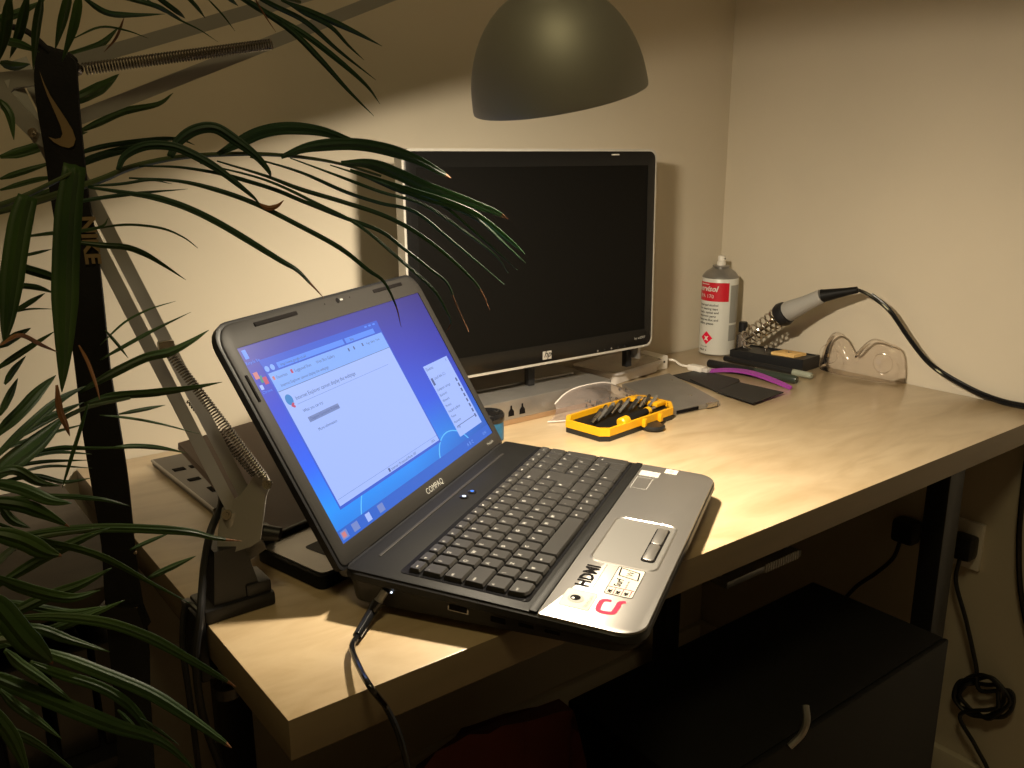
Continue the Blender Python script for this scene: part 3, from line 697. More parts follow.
# black cards
cards = [([(672, 376), (700, 370.5), (739, 380), (714, 391)], .0002, 'matt black card under the other card by the metal plate'),
         ([(690, 380), (712, 374), (740, 381.5), (716, 392)], .0022, 'small black card folded across the middle of the card pile'),
         ([(716, 392), (739, 383), (783.5, 393), (753, 404)], .0042, 'black rectangular card nearest the purple strip end')]
for pts, z, lb in cards:
    Q = [at_z(x, y, z) for x, y in pts]; b = B(); b.slab([(q.x, q.y) for q in Q], z, z + .0018); tag(b.build('black_card', 'card', smooth=False), lb, 'card', None)
# purple strip
b = B(); L = []
pp = smoothp([at_z(707, 371, .004), at_z(730, 370, .008), at_z(752, 373, .009), at_z(775, 381, .006), at_z(791, 388, .003)], 6)
for i, p in enumerate(pp):
    t = i / (len(pp) - 1); d = (pp[min(i + 1, len(pp) - 1)] - pp[max(i - 1, 0)]).normalized(); nn = V((-d.y, d.x, 0)).normalized(); w = .0055 * (.25 + .75 * math.sin(PI * min(1, .08 + t * .85))) ; h = .0028
    L.append([p + nn * w + V((0, 0, h)), p + nn * w - V((0, 0, h * .4)), p - nn * w - V((0, 0, h)), p - nn * w + V((0, 0, h * .2))])
b.loft(L); tag(b.build('pry_tool', 'purple'), 'curved purple plastic pry strip lying before the black pen', 'pry tool')
# pens
def pen(a0, a1, r, m1, m2, name, label, cat, split=.55):
    t = thing(name, label, cat, V(((a0.x + a1.x) / 2, (a0.y + a1.y) / 2, 0)))
    mid = a0.lerp(a1, split)
    b = B(); b.lathe([(r * .6, 0), (r * .95, .002), (r, .006), (r, (mid - a0).length)], a0, a1 - a0, seg=20); b.build('barrel', m1, t)
    b = B(); b.lathe([(r * 1.04, 0), (r * 1.06, .002), (r * 1.02, (a1 - mid).length * .93), (r * .8, (a1 - mid).length)], mid, a1 - a0, seg=20); b.build('cap', m2, t)
    b = B(); ax = (a1 - a0).normalized(); b.box(mid + V((0, 0, r * 1.02)) , (.004, .003, .0016), .0004, R=Matrix.Rotation(math.atan2(ax.y, ax.x), 3, 'Z')); b.build('clip', 'chrome', t)
M['darkcap'] = mat('smoky_green_cap', (0.035, 0.045, 0.035), 0.2)
M['palecap'] = mat('pale_clear_cap', (0.30, 0.32, 0.26), 0.15)
pen(at_z(708, 363, .0085), at_z(797, 380, .0075), .0075, 'black', 'darkcap', 'marker_pen', 'thick black marker with smoky cap lying behind the purple strip', 'pen')
pen(at_z(725, 360, .0065) + V((.012, .012, 0)), at_z(812, 376, .006), .0055, 'black', 'palecap', 'marker_pen', 'slimmer pen with pale clear end behind the thick black marker', 'pen', .8)

# ------------------------------------------------------------------ aerosol can
cc = V((1.1600, .5900, 0)); cr = .0348
can = thing('aerosol_can', 'white and red spray can standing in the desk corner', 'spray can', cc)
b = B(); b.lathe([(cr - .002, 0), (cr - .0005, .0015), (cr, .003), (cr, .1485), (cr - .0006, .150)], cc, seg=64, mis=[2, 2, 0, 0, 0]); b.build('body', ['canwhite', 'canwhite', 'steel'], can)
b = B(); b.lathe([(cr - .0008, .1500), (cr + .0002, .1515), (cr - .0005, .153), (cr - .006, .160), (.0165, .1685), (.0150, .1690), (.0160, .1710), (.0160, .1730), (.0130, .1735)], cc, seg=48); b.build('shoulder', 'steel', can)
b = B(); b.lathe([(.0085, .173), (.0085, .180), (.0070, .181), (.0068, .190), (.0055, .192)], cc, seg=28); nz = b.build('nozzle', 'white', can)
tv = (CAM - cc); ca = math.atan2(tv.y, tv.x)          # azimuth that faces the room
def cyl_pt(deg, z, r): a_ = ca + math.radians(deg); return V((cc.x + r * math.cos(a_), cc.y + r * math.sin(a_), z))
hd_ = ca + math.radians(62)
b = B(); p_ = V((cc.x + .007 * math.cos(hd_), cc.y + .007 * math.sin(hd_), .186)); b.cyl(p_, p_ + V((math.cos(hd_), math.sin(hd_), 0)) * .0012, .0013, seg=10); b.build('spray_hole', 'ink', nz)
def patch(b, d0, d1, z0, z1, r, mi=0, n=16):
    L = [[cyl_pt(d0 + (d1 - d0) * i / n, z, r) for z in (z0, z1)] for i in range(n + 1)]; b.loft(L, mi, closed=False, cap0=False, cap1=False)
b = B(); patch(b, -88, 30, .107, .143, cr + .0002); lb_ = b.build('red_label', 'canred', can)
def ctext(b, s_, size, deg, z, mi=0, shear=0, bold=0.0, r=cr + .0005):
    b.text(s_, size, Matrix.Identity(4), mi, bend=lambda c: cyl_pt(deg + math.degrees(c.x / r), z + c.y, r), shear=shear, bold=bold)
b = B(); ctext(b, 'servisol', .0150, -82, .1262, 0, .3, .0004); ctext(b, 'IPA 170', .0105, -72, .1130, 0); patch(b, -70, -35, .1385, .1400, cr + .0005, 0); b.build('label_print', 'canwhite', lb_, smooth=False)
b = B()
for i, s_ in enumerate(('Isopropyl alcohol', 'For cleaning tape', 'heads, optical and', 'electronic parts', 'Removes flux and', 'surface grease')): ctext(b, s_, .0062, -72, .0975 - .0072 * i, 0, bold=.0001)
b.text('400ml  e', .0055, Matrix.Identity(4), 0, bend=lambda c: cyl_pt(-66 + math.degrees(c.x / cr), .009 + c.y, cr + .0004), bold=.0001); ctext(b, 'Flammable', .0038, -58, .0165, 0)
b.build('text_print', 'ink', can, smooth=False)
b = B(); patch(b, 36, 78, .065, .138, cr + .0002); patch(b, 36, 74, .030, .061, cr + .0002); b.build('grey_panel', 'cangrey', can)
b = B(); n = 10
dz, dr = .0130, 21
for i in range(n):
    for j in range(n):
        def dp(i_, j_):
            a_, c_ = i_ / n * 2 - 1, j_ / n * 2 - 1; return cyl_pt(-36 + dr * (a_ + c_) / 2 * 1.0, .035 + dz * (a_ - c_) / 2 * 1.0, cr + .0003)
        b.poly([dp(i, j), dp(i + 1, j), dp(i + 1, j + 1), dp(i, j + 1)])
hz = b.build('hazard_diamond', 'red', can)
b = B(); ctext(b, 'x', .016, -43, .0305, 0, bold=.0006, r=cr + .0006); b.build('hazard_symbol', 'white', hz, smooth=False)

# ------------------------------------------------------------------ soldering stand and iron
T0 = at_z(730, 362, 0); T1 = V((1.150, .386, 0)); T2 = V((1.211, .392, 0)); T3 = V((1.190, .530, 0))
T0 = V((1.117, .523, 0)); T3 = V((1.187, .533, 0))
sst = thing('soldering_stand', 'black soldering iron stand with coiled spring holder and yellow sponge', 'soldering stand', (T0 + T2) / 2)
b = B(); q = [(T0.x, T0.y), (T1.x, T1.y), (T2.x, T2.y), (T3.x, T3.y)]
b.slab(q, .0005, .0212, 0, .001)
b.build('tray', 'black', sst, smooth=False)
b = B(); eps = .0005
def tl(s_, t_, z): return T0.lerp(T1, s_).lerp(T3.lerp(T2, s_), t_) + V((0, 0, z))
for (s0, s1, t0, t1) in ((0, 1, 0, .05), (0, 1, .95, 1), (0, .03, 0, 1), (.97, 1, 0, 1)):
    b.loft([[tl(s0, t0, z), tl(s1, t0, z), tl(s1, t1, z), tl(s0, t1, z)] for z in (.0208, .0232)])
b.build('tray_lip', 'black', sst, smooth=False)
b = B(); sq = [tl(.50, .30, 0), tl(.82, .26, 0), tl(.86, .80, 0), tl(.54, .84, 0)]
b.slab([(p.x, p.y) for p in sq], .0208, .0262, 0, .0012); spg = b.build('sponge', 'sponge', sst)
b = B(); c = (sq[0] + sq[2]) / 2 + V((0, 0, .0263))
for k in range(2): b.box(c, (.012, .0016, .0006), .0002, R=Matrix.Rotation(.7 + k * PI / 2, 3, 'Z'))
b.build('sponge_slit', 'brown', spg)
b = B(); c = tl(.36, .55, .0212); b.lathe([(.002, 0), (.002, .006), (.0038, .0065), (.0038, .008), (.001, .0095)], c, seg=14); b.build('stand_screw', 'chrome', sst)
# spring holder axis
ts = .555
A0 = at_y(742, 340, .500); 
def pdep(px, py, t): return at_t(px, py, t)
A0 = at_x(744, 340, DX - .080); A1 = at_x(785, 313, DX - .075); A2 = at_x(822, 296, DX - .065); A3 = at_x(848, 291.5, DX - .052)
ax = (A1 - A0).normalized(); u = ax.orthogonal().normalized(); w = ax.cross(u); Ls = (A1 - A0).length
def helix(r0, r1, turns, a, b_, n=14):
    d = b_ - a; N = int(turns * n)
    return [a + d * (i / N) + (u * math.cos(2 * PI * i / n) + w * math.sin(2 * PI * i / n)) * (r0 + (r1 - r0) * i / N) for i in range(N + 1)]
b = B(); b.tube(helix(.0135, .0190, 8.0, A0, A1 - ax * .004), .0018, 7); b.build('spring_holder', 'chrome', sst)
b = B(); b.tube(smoothp([A0 - ax * .004 + u * .0, A0 - V((0, 0, .012)), tl(.16, .5, .0215)], 6), .0024, 8); b.build('holder_rod', 'chrome', sst)
iron = thing('soldering_iron', 'grey handled soldering iron resting in the spring holder', 'soldering iron', A1)
d1 = (A2 - A1).normalized()
b = B(); b.tube([A0 + ax * .004, A0 + ax * .02, A1], lambda t: .0028 + .003 * t, 12); b.build('tip_barrel', 'chrome', iron)
b = B(); b.lathe([(.014, -.013), (.0205, -.012), (.0225, -.004), (.0205, .004), (.014, .006)], A1, ax, seg=28); b.build('collar', 'black', iron)
hl = (A2 - A1).length
b = B(); b.lathe([(.0165, .002), (.0185, .008), (.0170, .022), (.0140, .045), (.0125, hl)], A1, d1, seg=28); b.build('grip', 'grip', iron)
b = B(); d2 = (A3 - A2).normalized(); b.lathe([(.0120, 0), (.0112, .004), (.0068, (A3 - A2).length), (.0058, (A3 - A2).length + .016)], A2, d2, seg=20); b.build('strain_relief', 'blackmatte', iron)
XW = DX - .012
cab = [A3 + d2 * .004, A3 + d2 * .016, at_x(872, 297, DX - .040), at_x(890, 312, DX - .034), at_x(908, 338, DX - .028), at_x(926, 361, DX - .022), at_x(945, 376, DX - .016), at_x(976, 393, DX - .012), at_x(1003, 408, DX - .010), at_x(1026, 424, DX - .010), at_x(1062, 447, DX - .010)]
cab = [V((min(p.x, XW), p.y, max(p.z, .003))) for p in cab]
b = B(); b.tube(smoothp(cab, 6), lambda t: .0050 if t < .1 else .0030, 8); b.build('cable', 'blackgloss', iron)
b = B(); b.tube(smoothp([p + V((0, .0008, .0052)) for p in cab[2:]], 6), .0022, 8); b.build('cable', 'blackgloss', iron)
# small bottle behind
bt = at_y(750, 345, .575); bt = V((1.200, .560, 0))
tt = thing('small_bottle', 'small bottle with black cap half hidden behind the spring holder', 'bottle', bt)
b = B(); b.lathe([(.010, 0), (.011, .002), (.011, .034), (.006, .040), (.006, .043)], bt, seg=24); b.build('glass', 'bag', tt)
b = B(); b.lathe([(.0085, .042), (.0085, .060), (.007, .062)], bt, seg=24); b.build('cap', 'black', tt)

# ------------------------------------------------------------------ safety goggles
gg = thing('safety_goggles', 'clear plastic safety goggles standing against the right wall', 'goggles', (1.2, .31, 0))
# lens band: outline of the front in (s along the wall, z), curved toward the room
s_pts = [0, .04, .10, .18, .27, .34, .40, .45, .50, .55, .62, .70, .78, .86, .93, .98, 1.0]
top = [.006, .034, .058, .070, .069, .060, .046, .041, .050, .060, .068, .069, .066, .063, .057, .036, .004]
GL = .158; G0 = V((1.206, .388, 0)); G1 = V((1.219, .236, 0)); gd = (G1 - G0).normalized(); gn = V((gd.y, -gd.x, 0)); gn = gn if gn.x < 0 else -gn
L = []
for s_, h in zip(s_pts, top):
    bow = .024 * (1 - (2 * s_ - 1) ** 4) + .000; base_ = G0 + gd * (GL * s_)
    L.append([base_ + gn * bow + V((0, 0, .0012)), base_ + gn * (bow * 1.0) + V((0, 0, h * .35 + .001)), base_ + gn * bow * .85 + V((0, 0, h * .7 + .001)), base_ + gn * bow * .55 + V((0, 0, h * .93 + .001)), base_ + gn * max(0, bow * .35 - .002) + V((0, 0, h + .001))])
# interpolate smoothly along s
cols = list(zip(*L)); cols = [smoothp(c, 3) for c in cols]; L2 = list(zip(*cols))
b = B(); b.loft([list(r) for r in L2], 0, closed=False, cap0=False, cap1=False); lens = b.build('lens', 'goggle', gg)
sm = lens.modifiers.new('thickness', 'SOLIDIFY'); sm.thickness = .0012
b = B(); b.tube(cols[4], .0011, 6); b.tube(cols[0], .0010, 6); b.build('rim', 'goggle', gg)
for s_ in (.17, .80):
    b = B(); c = G0 + gd * (GL * s_) + gn * .022 + V((0, 0, .034))
    b.tube([c + gd * (.017 * math.cos(a_ * PI / 10)) + V((0, 0, .017 * math.sin(a_ * PI / 10))) for a_ in range(21)], .0008, 6); b.build('lens_ring', 'goggle', gg)

# ------------------------------------------------------------------ yellow bit set
bs = V((.679, .364, 0)); ba = .13
kit = thing('bit_set', 'open yellow and black screwdriver bit box in front of the monitor', 'bit set', bs)
KT = Matrix.Translation(bs) @ Matrix.Rotation(ba, 4, 'Z')
def kin(b): b.T = KT; return b
hx, hy = .092, .043
outl = [(-hx, -hy + .014), (-hx + .012, -hy), (-.018, -hy), (-.012, -hy - .004), (.034, -hy - .004), (.040, -hy), (hx - .022, -hy), (hx, -hy + .022), (hx, hy - .010), (hx - .012, hy), (-hx + .030, hy), (-hx + .012, hy - .004), (-hx, hy - .018)]
outl = [(-hx, -hy + .010), (-hx + .010, -hy), (hx - .026, -hy), (hx, -hy + .022), (hx, hy - .012), (hx - .014, hy), (-hx + .018, hy), (-hx, hy - .014)]
def shr(l, d): return [(x - math.copysign(d, x), y - math.copysign(d, y)) for x, y in l]
b = kin(B()); b.slab(shr(outl, .0006), .0004, .0085, 0); b.build('base', 'black', kit, smooth=False)
b = kin(B()); o_ = outl; i_ = shr(outl, .0045)
for (pa_, z0, z1) in ((0, .0080, .0185),):
    n = len(o_); A = [[b.v((x, y, z)) for x, y in l_] for l_, z in ((o_, z0), (o_, z1), (i_, z1), (i_, z0))]
    for r0, r1 in zip(A, A[1:] + A[:1]):
        for i in range(n): j = (i + 1) % n; b.face([r0[i], r0[j], r1[j], r1[i]])
b.build('tray', 'yellow', kit, smooth=False)
b = kin(B()); b.slab(shr(outl, .005), .0082, .0108, 0); b.build('insert', 'blackmatte', kit, smooth=False)
b = kin(B()); b.box((.074, .012, .0165), (.022, .055, .006), .001); b.build('hinge_block', 'yellow', kit)
b = kin(B()); b.box((.074, .012, .0198), (.010, .036, .0006)); b.build('hinge_slot', 'copper', kit)
b = kin(B()); b.lathe([(.0155, .0018), (.017, .003), (.017, .006), (.015, .0075)], (.006, -hy - .008, 0), seg=28); b.build('clasp', 'black', kit)
b = kin(B()); b.box((-.008, -hy - .003, .012), (.006, .006, .012), .001); b.box((.030, -hy - .003, .012), (.006, .006, .012), .001); b.build('clasp_hinge', 'yellow', kit)
for i in range(15):
    x = -.074 + i * .0092; y0 = -.004 + .004 * (i % 2) + .010 * math.sin(i * .25); l = .018 if i % 3 else .022
    b = kin(B()); m_ = ('chrome', 'darksteel', 'steel')[i % 3]
    p0 = V((x, y0, .0165)); p1 = V((x + .028, y0 + l * .40, .0240 + .0020 * (i % 2)))
    b.cyl(p0, p0.lerp(p1, .45), .0024, .0024, 6); b.cyl(p0.lerp(p1, .45), p1, .0030, .0029, 6); b.build('bit', m_, kit)
b = kin(B()); p0 = V((-.048, -.034, .0170)); p1 = V((.036, -.0255, .0190))
dd = (p1 - p0).normalized(); b.lathe([(.0055, 0), (.0078, .002), (.0078, .016), (.0062, .018)], p0, dd, seg=20); hnd = b.build('handle_end', 'yellow', kit)
b = kin(B()); b.lathe([(.0062, .018), (.0072, .024), (.0068, .050), (.0056, .060), (.0056, .072)], p0, dd, seg=20); b.build('screwdriver_handle', 'blackmatte', kit)
b = kin(B()); b.lathe([(.0060, .068), (.0060, .076), (.0035, .078)], p0, dd, seg=16); b.build('handle_ring', 'yellow', kit)
b = kin(B()); b.lathe([(.0030, .077), (.0030, .092), (.002, .093)], p0, dd, seg=12); b.build('bit_shaft', 'chrome', kit)

# ------------------------------------------------------------------ clear bag of screws
bc = at_z(583, 410, 0); bc = V((.672, .432, 0))
gx, gy = 22, 12
rb = random.Random(3)
b = B(); grid = []
BW, BD = .165, .060
def bagp(i, j, up):
    s_, t_ = i / gx * 2 - 1, j / gy
    edge = (1 - s_ ** 6) * math.sin(PI * t_) if 0 < t_ < 1 else 0
    x = .695 + s_ * .098 * (1 - .25 * t_) + .006 * math.sin(4 * t_ + s_) ; y = .404 + .026 * s_ ** 2 + t_ * (.046 - .026 * s_ ** 2)
    z = .0020 + .036 * t_ ** 1.6 * (1 - .55 * abs(s_) ** 3)
    z += edge * up * (.010 + .004 * math.sin(7 * s_ + 3 * t_)) + .0028 * rb.uniform(-1, 1) * edge
    y -= edge * up * .010 + .003 * rb.uniform(-1, 1) * edge
    return V((x, min(y, .4535), max(z, .0012)))
for up in (1, 0):
    G = [[bagp(i, j, up) for j in range(gy + 1)] for i in range(gx + 1)]
    b.loft(G, 0, closed=False, cap0=False, cap1=False)
b.tube(smoothp([bagp(i, 0, 0) for i in range(0, gx + 1, 2)], 2), .0012, 6, 1); b.tube(smoothp([bagp(i, gy, 0) + V((0, 0, .0008)) for i in range(0, gx + 1, 2)], 2), .0010, 6, 1)
bag = tag(b.build('plastic_bag', ['bag', 'tub']), 'crumpled clear plastic bag with tiny screws in it beside the bit set', 'plastic bag')
scr0 = None
for k in range(24):
    tt_ = rb.uniform(.30, .80); x = .700 + rb.uniform(-.045, .055); y = .4035 + tt_ * .046 - .006; zz_ = .0035 + .034 * tt_ ** 1.6
    if scr0 is None:
        b = B(); b.lathe([(.0022, 0), (.0022, .0010), (.0011, .0012), (.0011, .0040), (.0003, .0048)], (0, 0, 0), seg=8); so = b.build('tiny_screw', 'black', recenter=False); scr0 = so
    else: so = scr0.copy(); COL.objects.link(so)
    so.rotation_euler = (PI / 2 * rb.choice((0, 1)), 0, rb.uniform(0, 6)); so.location = (x, y, zz_)
    tag(so, 'tiny black screw inside the clear plastic bag', 'screw', 'screws in the clear bag')

# ------------------------------------------------------------------ second laptop behind (opened nearly flat) and the bare chassis
h0 = at_z(268, 541, .016); h0 = V((.118, .262, .016))
l2 = thing('small_laptop', 'small old laptop opened wide with a blank brown panel behind the blue-screen laptop', 'laptop', V((.2, .25, 0)))
hA = at_z(266, 542, .015); hdir = V((.96, .28, 0)).normalized()
hB = hA + hdir * .26
fA = at_z(255, 549, .012); fB = at_z(322, 580, .012)
b = B(); c0 = V((fA.x, fA.y, 0)); c1 = V((fB.x, fB.y, 0)); wdir = hdir
pts = [c0, c1, c1 + wdir * .125, c0 + wdir * .125]
# rounded front left corner
cr_ = []
for p, q_, s_ in ((pts[0], 0, 0), (pts[1], 1, 0), (pts[2], 1, 0), (pts[3], 0, 0)): cr_.append((p.x, p.y))
def roundpoly(P, r, n=4):
    out = []; N = len(P)
    for i in range(N):
        a_, p, c_ = V((*P[i - 1], 0)), V((*P[i], 0)), V((*P[(i + 1) % N], 0)); u1 = (a_ - p).normalized(); u2 = (c_ - p).normalized()
        s0, s1 = p + u1 * r, p + u2 * r
        for k in range(n + 1):
            t = k / n; q = s0.lerp(p, t).lerp(p.lerp(s1, t), t); out.append((q.x, q.y))
    return out
rp = roundpoly(cr_, .010)
b.slab(rp, .001, .0135, 0, .002); b2 = b.build('base', 'blackmatte', l2)
b = B(); ins_ = [( (x - (c0.x + .065)) * .92 + c0.x + .065, (y - (c0.y + c1.y) / 2) * .90 + (c0.y + c1.y) / 2) for x, y in rp]; b.slab(ins_, .0134, .0148, 0); b.build('palm_rest', 'steel', l2, smooth=False)
b = B(); m0 = c0.lerp(c1, .62) + wdir * .03; b.slab(rect(m0 + wdir * .03, .06, .045, .28, .004), .0147, .0152); b.build('touchpad', 'blackmatte', l2, smooth=False)
# panel leaning back from the hinge
pdv = (at_y(180, 446, .47) - hA); 
best = None
for k in range(200):
    yy = .30 + k * .0015; q = at_y(178, 446, yy); dl = (q - hA).length
    if best is None or abs(dl - .235) < best[0]: best = (abs(dl - .235), q)
tA_ = best[1]; up_ = (tA_ - hA); 
b = B(); nn = hdir.cross(up_).normalized()
c_ = [hA, hA + hdir * .25, hA + hdir * .25 + up_, hA + up_]
b.loft([[p - nn * .004 for p in c_], [p + nn * .004 for p in c_]]); pnl = b.build('screen_panel', 'brown', l2, smooth=False)
b = B(); b.cyl(hA - hdir * .004, hA + hdir * .25, .0055, seg=12); b.build('hinge_bar', 'black', l2)
b = B(); b.box(hA + V((-.004, .004, .004)), (.022, .020, .022), .002); hg = b.build('hinge_bracket', 'black', l2)
b = B(); pq = at_t(265, 535, (hA - CAM).dot(C_F) - .018); b.cyl(pq, pq - C_F * .003, .0028, seg=14); b.build('hinge_screw', 'chrome', l2)
# bare chassis to the left
K0, K1 = at_z(152, 460, .008), at_z(214, 509, .008); ke = (K1 - K0); kr = V((-ke.y, ke.x, 0)).normalized(); kr = kr if kr.x > 0 else -kr
bcn = thing('bare_chassis', 'stripped laptop chassis with dark cutouts lying behind the lamp arm', 'laptop part', V(((K0.x + K1.x) / 2 + .03, (K0.y + K1.y) / 2, 0)))
q4 = [K0, K1, K1 + kr * .075, K0 + kr * .075]
b = B(); b.slab([(p.x, p.y) for p in q4], .001, .0085, 0); b.build('frame', 'darksteel', bcn, smooth=False)
b = B(); b.tube([K0 + V((0, 0, -.001)), K1 + V((0, 0, -.001))], .0018, 8); b.build('bright_edge', 'steel', bcn)
for s_, t_, w in ((.28, .010, .018), (.28, .030, .018), (.5, .012, .016), (.5, .032, .03), (.72, .02, .03)):
    b = B(); c = K0.lerp(K1, s_) + kr * (t_ + .004); b.box((c.x, c.y, .0086), (w * .6, .014, .0008), 0, R=Matrix.Rotation(math.atan2(ke.y, ke.x), 3, 'Z')); b.build('cutout', 'ink', bcn, smooth=False)

# ------------------------------------------------------------------ desk lamp
lmp = thing('desk_lamp', 'grey spring balanced desk lamp clamped to the left desk edge', 'desk lamp', (.028, .178, -.03))
cb = V((.030, .182, 0))
b = B()
b.box((cb.x, cb.y, .0065), (.062, .040, .013), .003); b.box((-.0045, cb.y, -.020), (.008, .040, .062), .002); b.box((cb.x - .008, cb.y, -.048), (.045, .034, .008), .002)
b.build('clamp', 'black', lmp)
b = B(); b.loft([[(cb.x - .021, cb.y - .015, .012), (cb.x + .021, cb.y - .015, .012), (cb.x + .021, cb.y + .015, .012), (cb.x - .021, cb.y + .015, .012)], [(cb.x - .016, cb.y - .012, .060), (cb.x + .010, cb.y - .012, .060), (cb.x + .010, cb.y + .012, .060), (cb.x - .016, cb.y + .012, .060)]]); b.box((cb.x + .018, cb.y, .018), (.022, .034, .012), .002); b.build('socket_block', 'black', lmp)
b = B(); b.cyl((cb.x - .012, cb.y, -.075), (cb.x - .012, cb.y, -.044), .004, seg=12); b.cyl((cb.x - .012, cb.y, -.082), (cb.x - .012, cb.y, -.072), .012, seg=14); b.build('clamp_screw', 'darksteel', lmp)
TB = (V((cb.x, cb.y, .09)) - CAM).dot(C_F)      # forward distance of the lamp foot
def Lp(px, py, t): return at_t(px, py, t)
TE = TB - .085                                   # elbow distance
def bar(b, p0, p1, w, th, mi=0):
    """flat metal bar from p0 to p1, width w in the picture plane, thickness th"""
    d = (p1 - p0).normalized(); vw = (p0 + p1) / 2 - CAM; s_ = d.cross(vw).normalized(); n_ = d.cross(s_).normalized()
    b.loft([[p + s_ * w / 2 + n_ * th / 2, p - s_ * w / 2 + n_ * th / 2, p - s_ * w / 2 - n_ * th / 2, p + s_ * w / 2 - n_ * th / 2] for p in (p0, p1)])
def plate(b, pix, t, th, tt=None):
    P = [Lp(x, y, t if tt is None else tt[i]) for i, (x, y) in enumerate(pix)]; o = C_F * th
    b.loft([[p for p in P], [p + o for p in P]])
b = B(); plate(b, [(222, 508), (229, 503), (240, 495), (250, 482), (258, 470), (266, 474), (271, 484), (266, 496), (263, 520), (260, 541), (250, 547), (222, 556), (217, 545), (218, 530)], TB, .003)
b.build('bracket', 'grey', lmp, smooth=False)
b = B(); plate(b, [(228, 535), (246, 530), (262, 540), (266, 549), (250, 560), (229, 562)], TB + .02, .003); b.build('bracket', 'grey', lmp, smooth=False)
b = B(); b.cyl((cb.x + .004, cb.y, .058), (cb.x + .004, cb.y, .088), .0065, seg=18); b.build('pivot_pin', 'grey', lmp)
def bolt(px, py, t, r=.0042, m='chrome'):
    p = Lp(px, py, t); b = B(); b.cyl(p, p - C_F * .004, r, seg=16); b.cyl(p - C_F * .004, p - C_F * .0055, r * .55, seg=6); b.build('bolt', m, lmp)
bolt(228, 514, TB); bolt(268, 484, TB - .003, .0040)
b = B(); p = Lp(262, 532, TB + .012); b.cyl(p, p + C_R * .016 - C_U * .002, .0070, .0060, seg=14); b.build('tension_knob', 'black', lmp)
e = 14 / FPX
lowA = (Lp(232, 508, TB + .004), Lp(12, 80, TE + .004)); lowB = (Lp(252, 492, TB + .022), Lp(48, 92, TE + .018))
b = B(); bar(b, lowA[0], lowA[1], .0105, .008); b.build('lower_arm', 'grey', lmp, smooth=False)
b = B(); bar(b, Lp(248, 500, TB + .016), Lp(20, 60, TE + .016), .0105, .008); b.build('lower_arm', 'grey', lmp, smooth=False)
b = B(); plate(b, [(-20, 78), (0, 72), (34, 69), (60, 66), (78, 62), (76, 76), (44, 84), (14, 88), (11, 92), (20, 102), (34, 117), (48, 128), (52, 140), (44, 148), (34, 142), (0, 108), (-20, 95)], TE, .0025); b.build('elbow_plate', 'grey', lmp, smooth=False)
bolt(35, 134, TE, .0036)
b = B(); bar(b, Lp(40, 132, TE + .004), Lp(58, 300, TE + .03), .002, .002) if False else None
SHT = .812                                      # lamp head distance
def TL(s_): return TE + (SHT + .01 - TE) * s_
b = B(); bar(b, Lp(44, 71, TL(0)), Lp(420, -38, TL(.82)), .0105, .008); b.build('upper_arm', 'grey', lmp, smooth=False)
b = B(); bar(b, Lp(30, 137, TL(0) + .012), Lp(420, -16, TL(.82) + .012), .0105, .008); b.build('upper_arm', 'grey', lmp, smooth=False)
def spring(p0, p1, r, turns, wire, name='spring'):
    ax_ = (p1 - p0).normalized(); u_ = ax_.orthogonal().normalized(); w_ = ax_.cross(u_); N = int(turns * 10)
    pts = [p0 + (p1 - p0) * (i / N) + (u_ * math.cos(2 * PI * i / 10) + w_ * math.sin(2 * PI * i / 10)) * r for i in range(N + 1)]
    b = B(); b.tube(pts, wire, 5); b.build(name, 'springsteel', lmp)
spring(Lp(84, 69, TL(.06) - .006), Lp(272, 44, TL(.5) - .006), .0041, 66, .00072)
spring(Lp(167, 350, TB - .045), Lp(264, 477, TB - .008), .0036, 54, .00068)
spring(Lp(190, 400, TB + .015), Lp(266, 488, TB + .020), .0034, 36, .00066)
b = B(); p = Lp(78, 70, TL(.05) - .006); b.cyl(p, p - C_F * .006, .0045, seg=14); b.build('spring_anchor', 'chrome', lmp)
b = B(); b.box(Lp(166, 347, TB - .046), (.012, .006, .010), .001); b.build('spring_anchor', 'chrome', lmp)
# head
RC = at_t(560, 98, SHT); RR = .0810
rt = V((C_R.x, C_R.y, 0)).normalized(); tocam = V((CAM.x - RC.x, CAM.y - RC.y, 0)).normalized()
AX = (V((0, 0, 1)) + tocam * math.tan(math.radians(12.5)) - rt * math.tan(math.radians(9.6))).normalized()
prof = [(RR, 0), (RR + .0003, .003)] + [(RR * math.sqrt(1 - (h_ / .0985) ** 2.05), h_) for h_ in [.008 + .0077 * k for k in range(12)]] + [(.0262, .0950), (.0245, .100), (.0235, .144), (.020, .148)]
b = B(); pin = [(r - .0014, h) for r, h in prof[:13]]
b.lathe(prof, RC, AX, seg=72, caps=False); n0 = len(b.bm.faces)
sh = b.build('lamp_shade', ['shadeout'], lmp)
b = B(); b.lathe([(RR, 0), (RR - .0014, .0004)] + pin[1:] + [(.001, .094)], RC, AX, seg=72, caps=False); b.build('shade_lining', 'shadein', sh)
BR = .024; BC = RC + AX * .010
b = B(); b.lathe([(.0005, -.0045), (.010, -.0041), (.018, -.0029), (.0242, -.0008), (.0255, .003), (.0258, .008), (.022, .020), (.014, .034), (.013, .060)], BC, AX, seg=32, caps=True, mis=[0] * 3 + [1] * 7); b.build('bulb', ['bulb', 'white'], sh)
b = B(); b.cyl(BC + AX * .045, RC + AX * .100, .017, seg=24); b.build('bulb_holder', 'blackmatte', sh)
nk = RC + AX * .144
b = B(); b.tube([Lp(408, -28, TL(.80) + .004), Lp(450, -50, TL(.9)), nk + AX * .012, nk], .008, 14); b.build('head_bracket', 'grey', lmp)
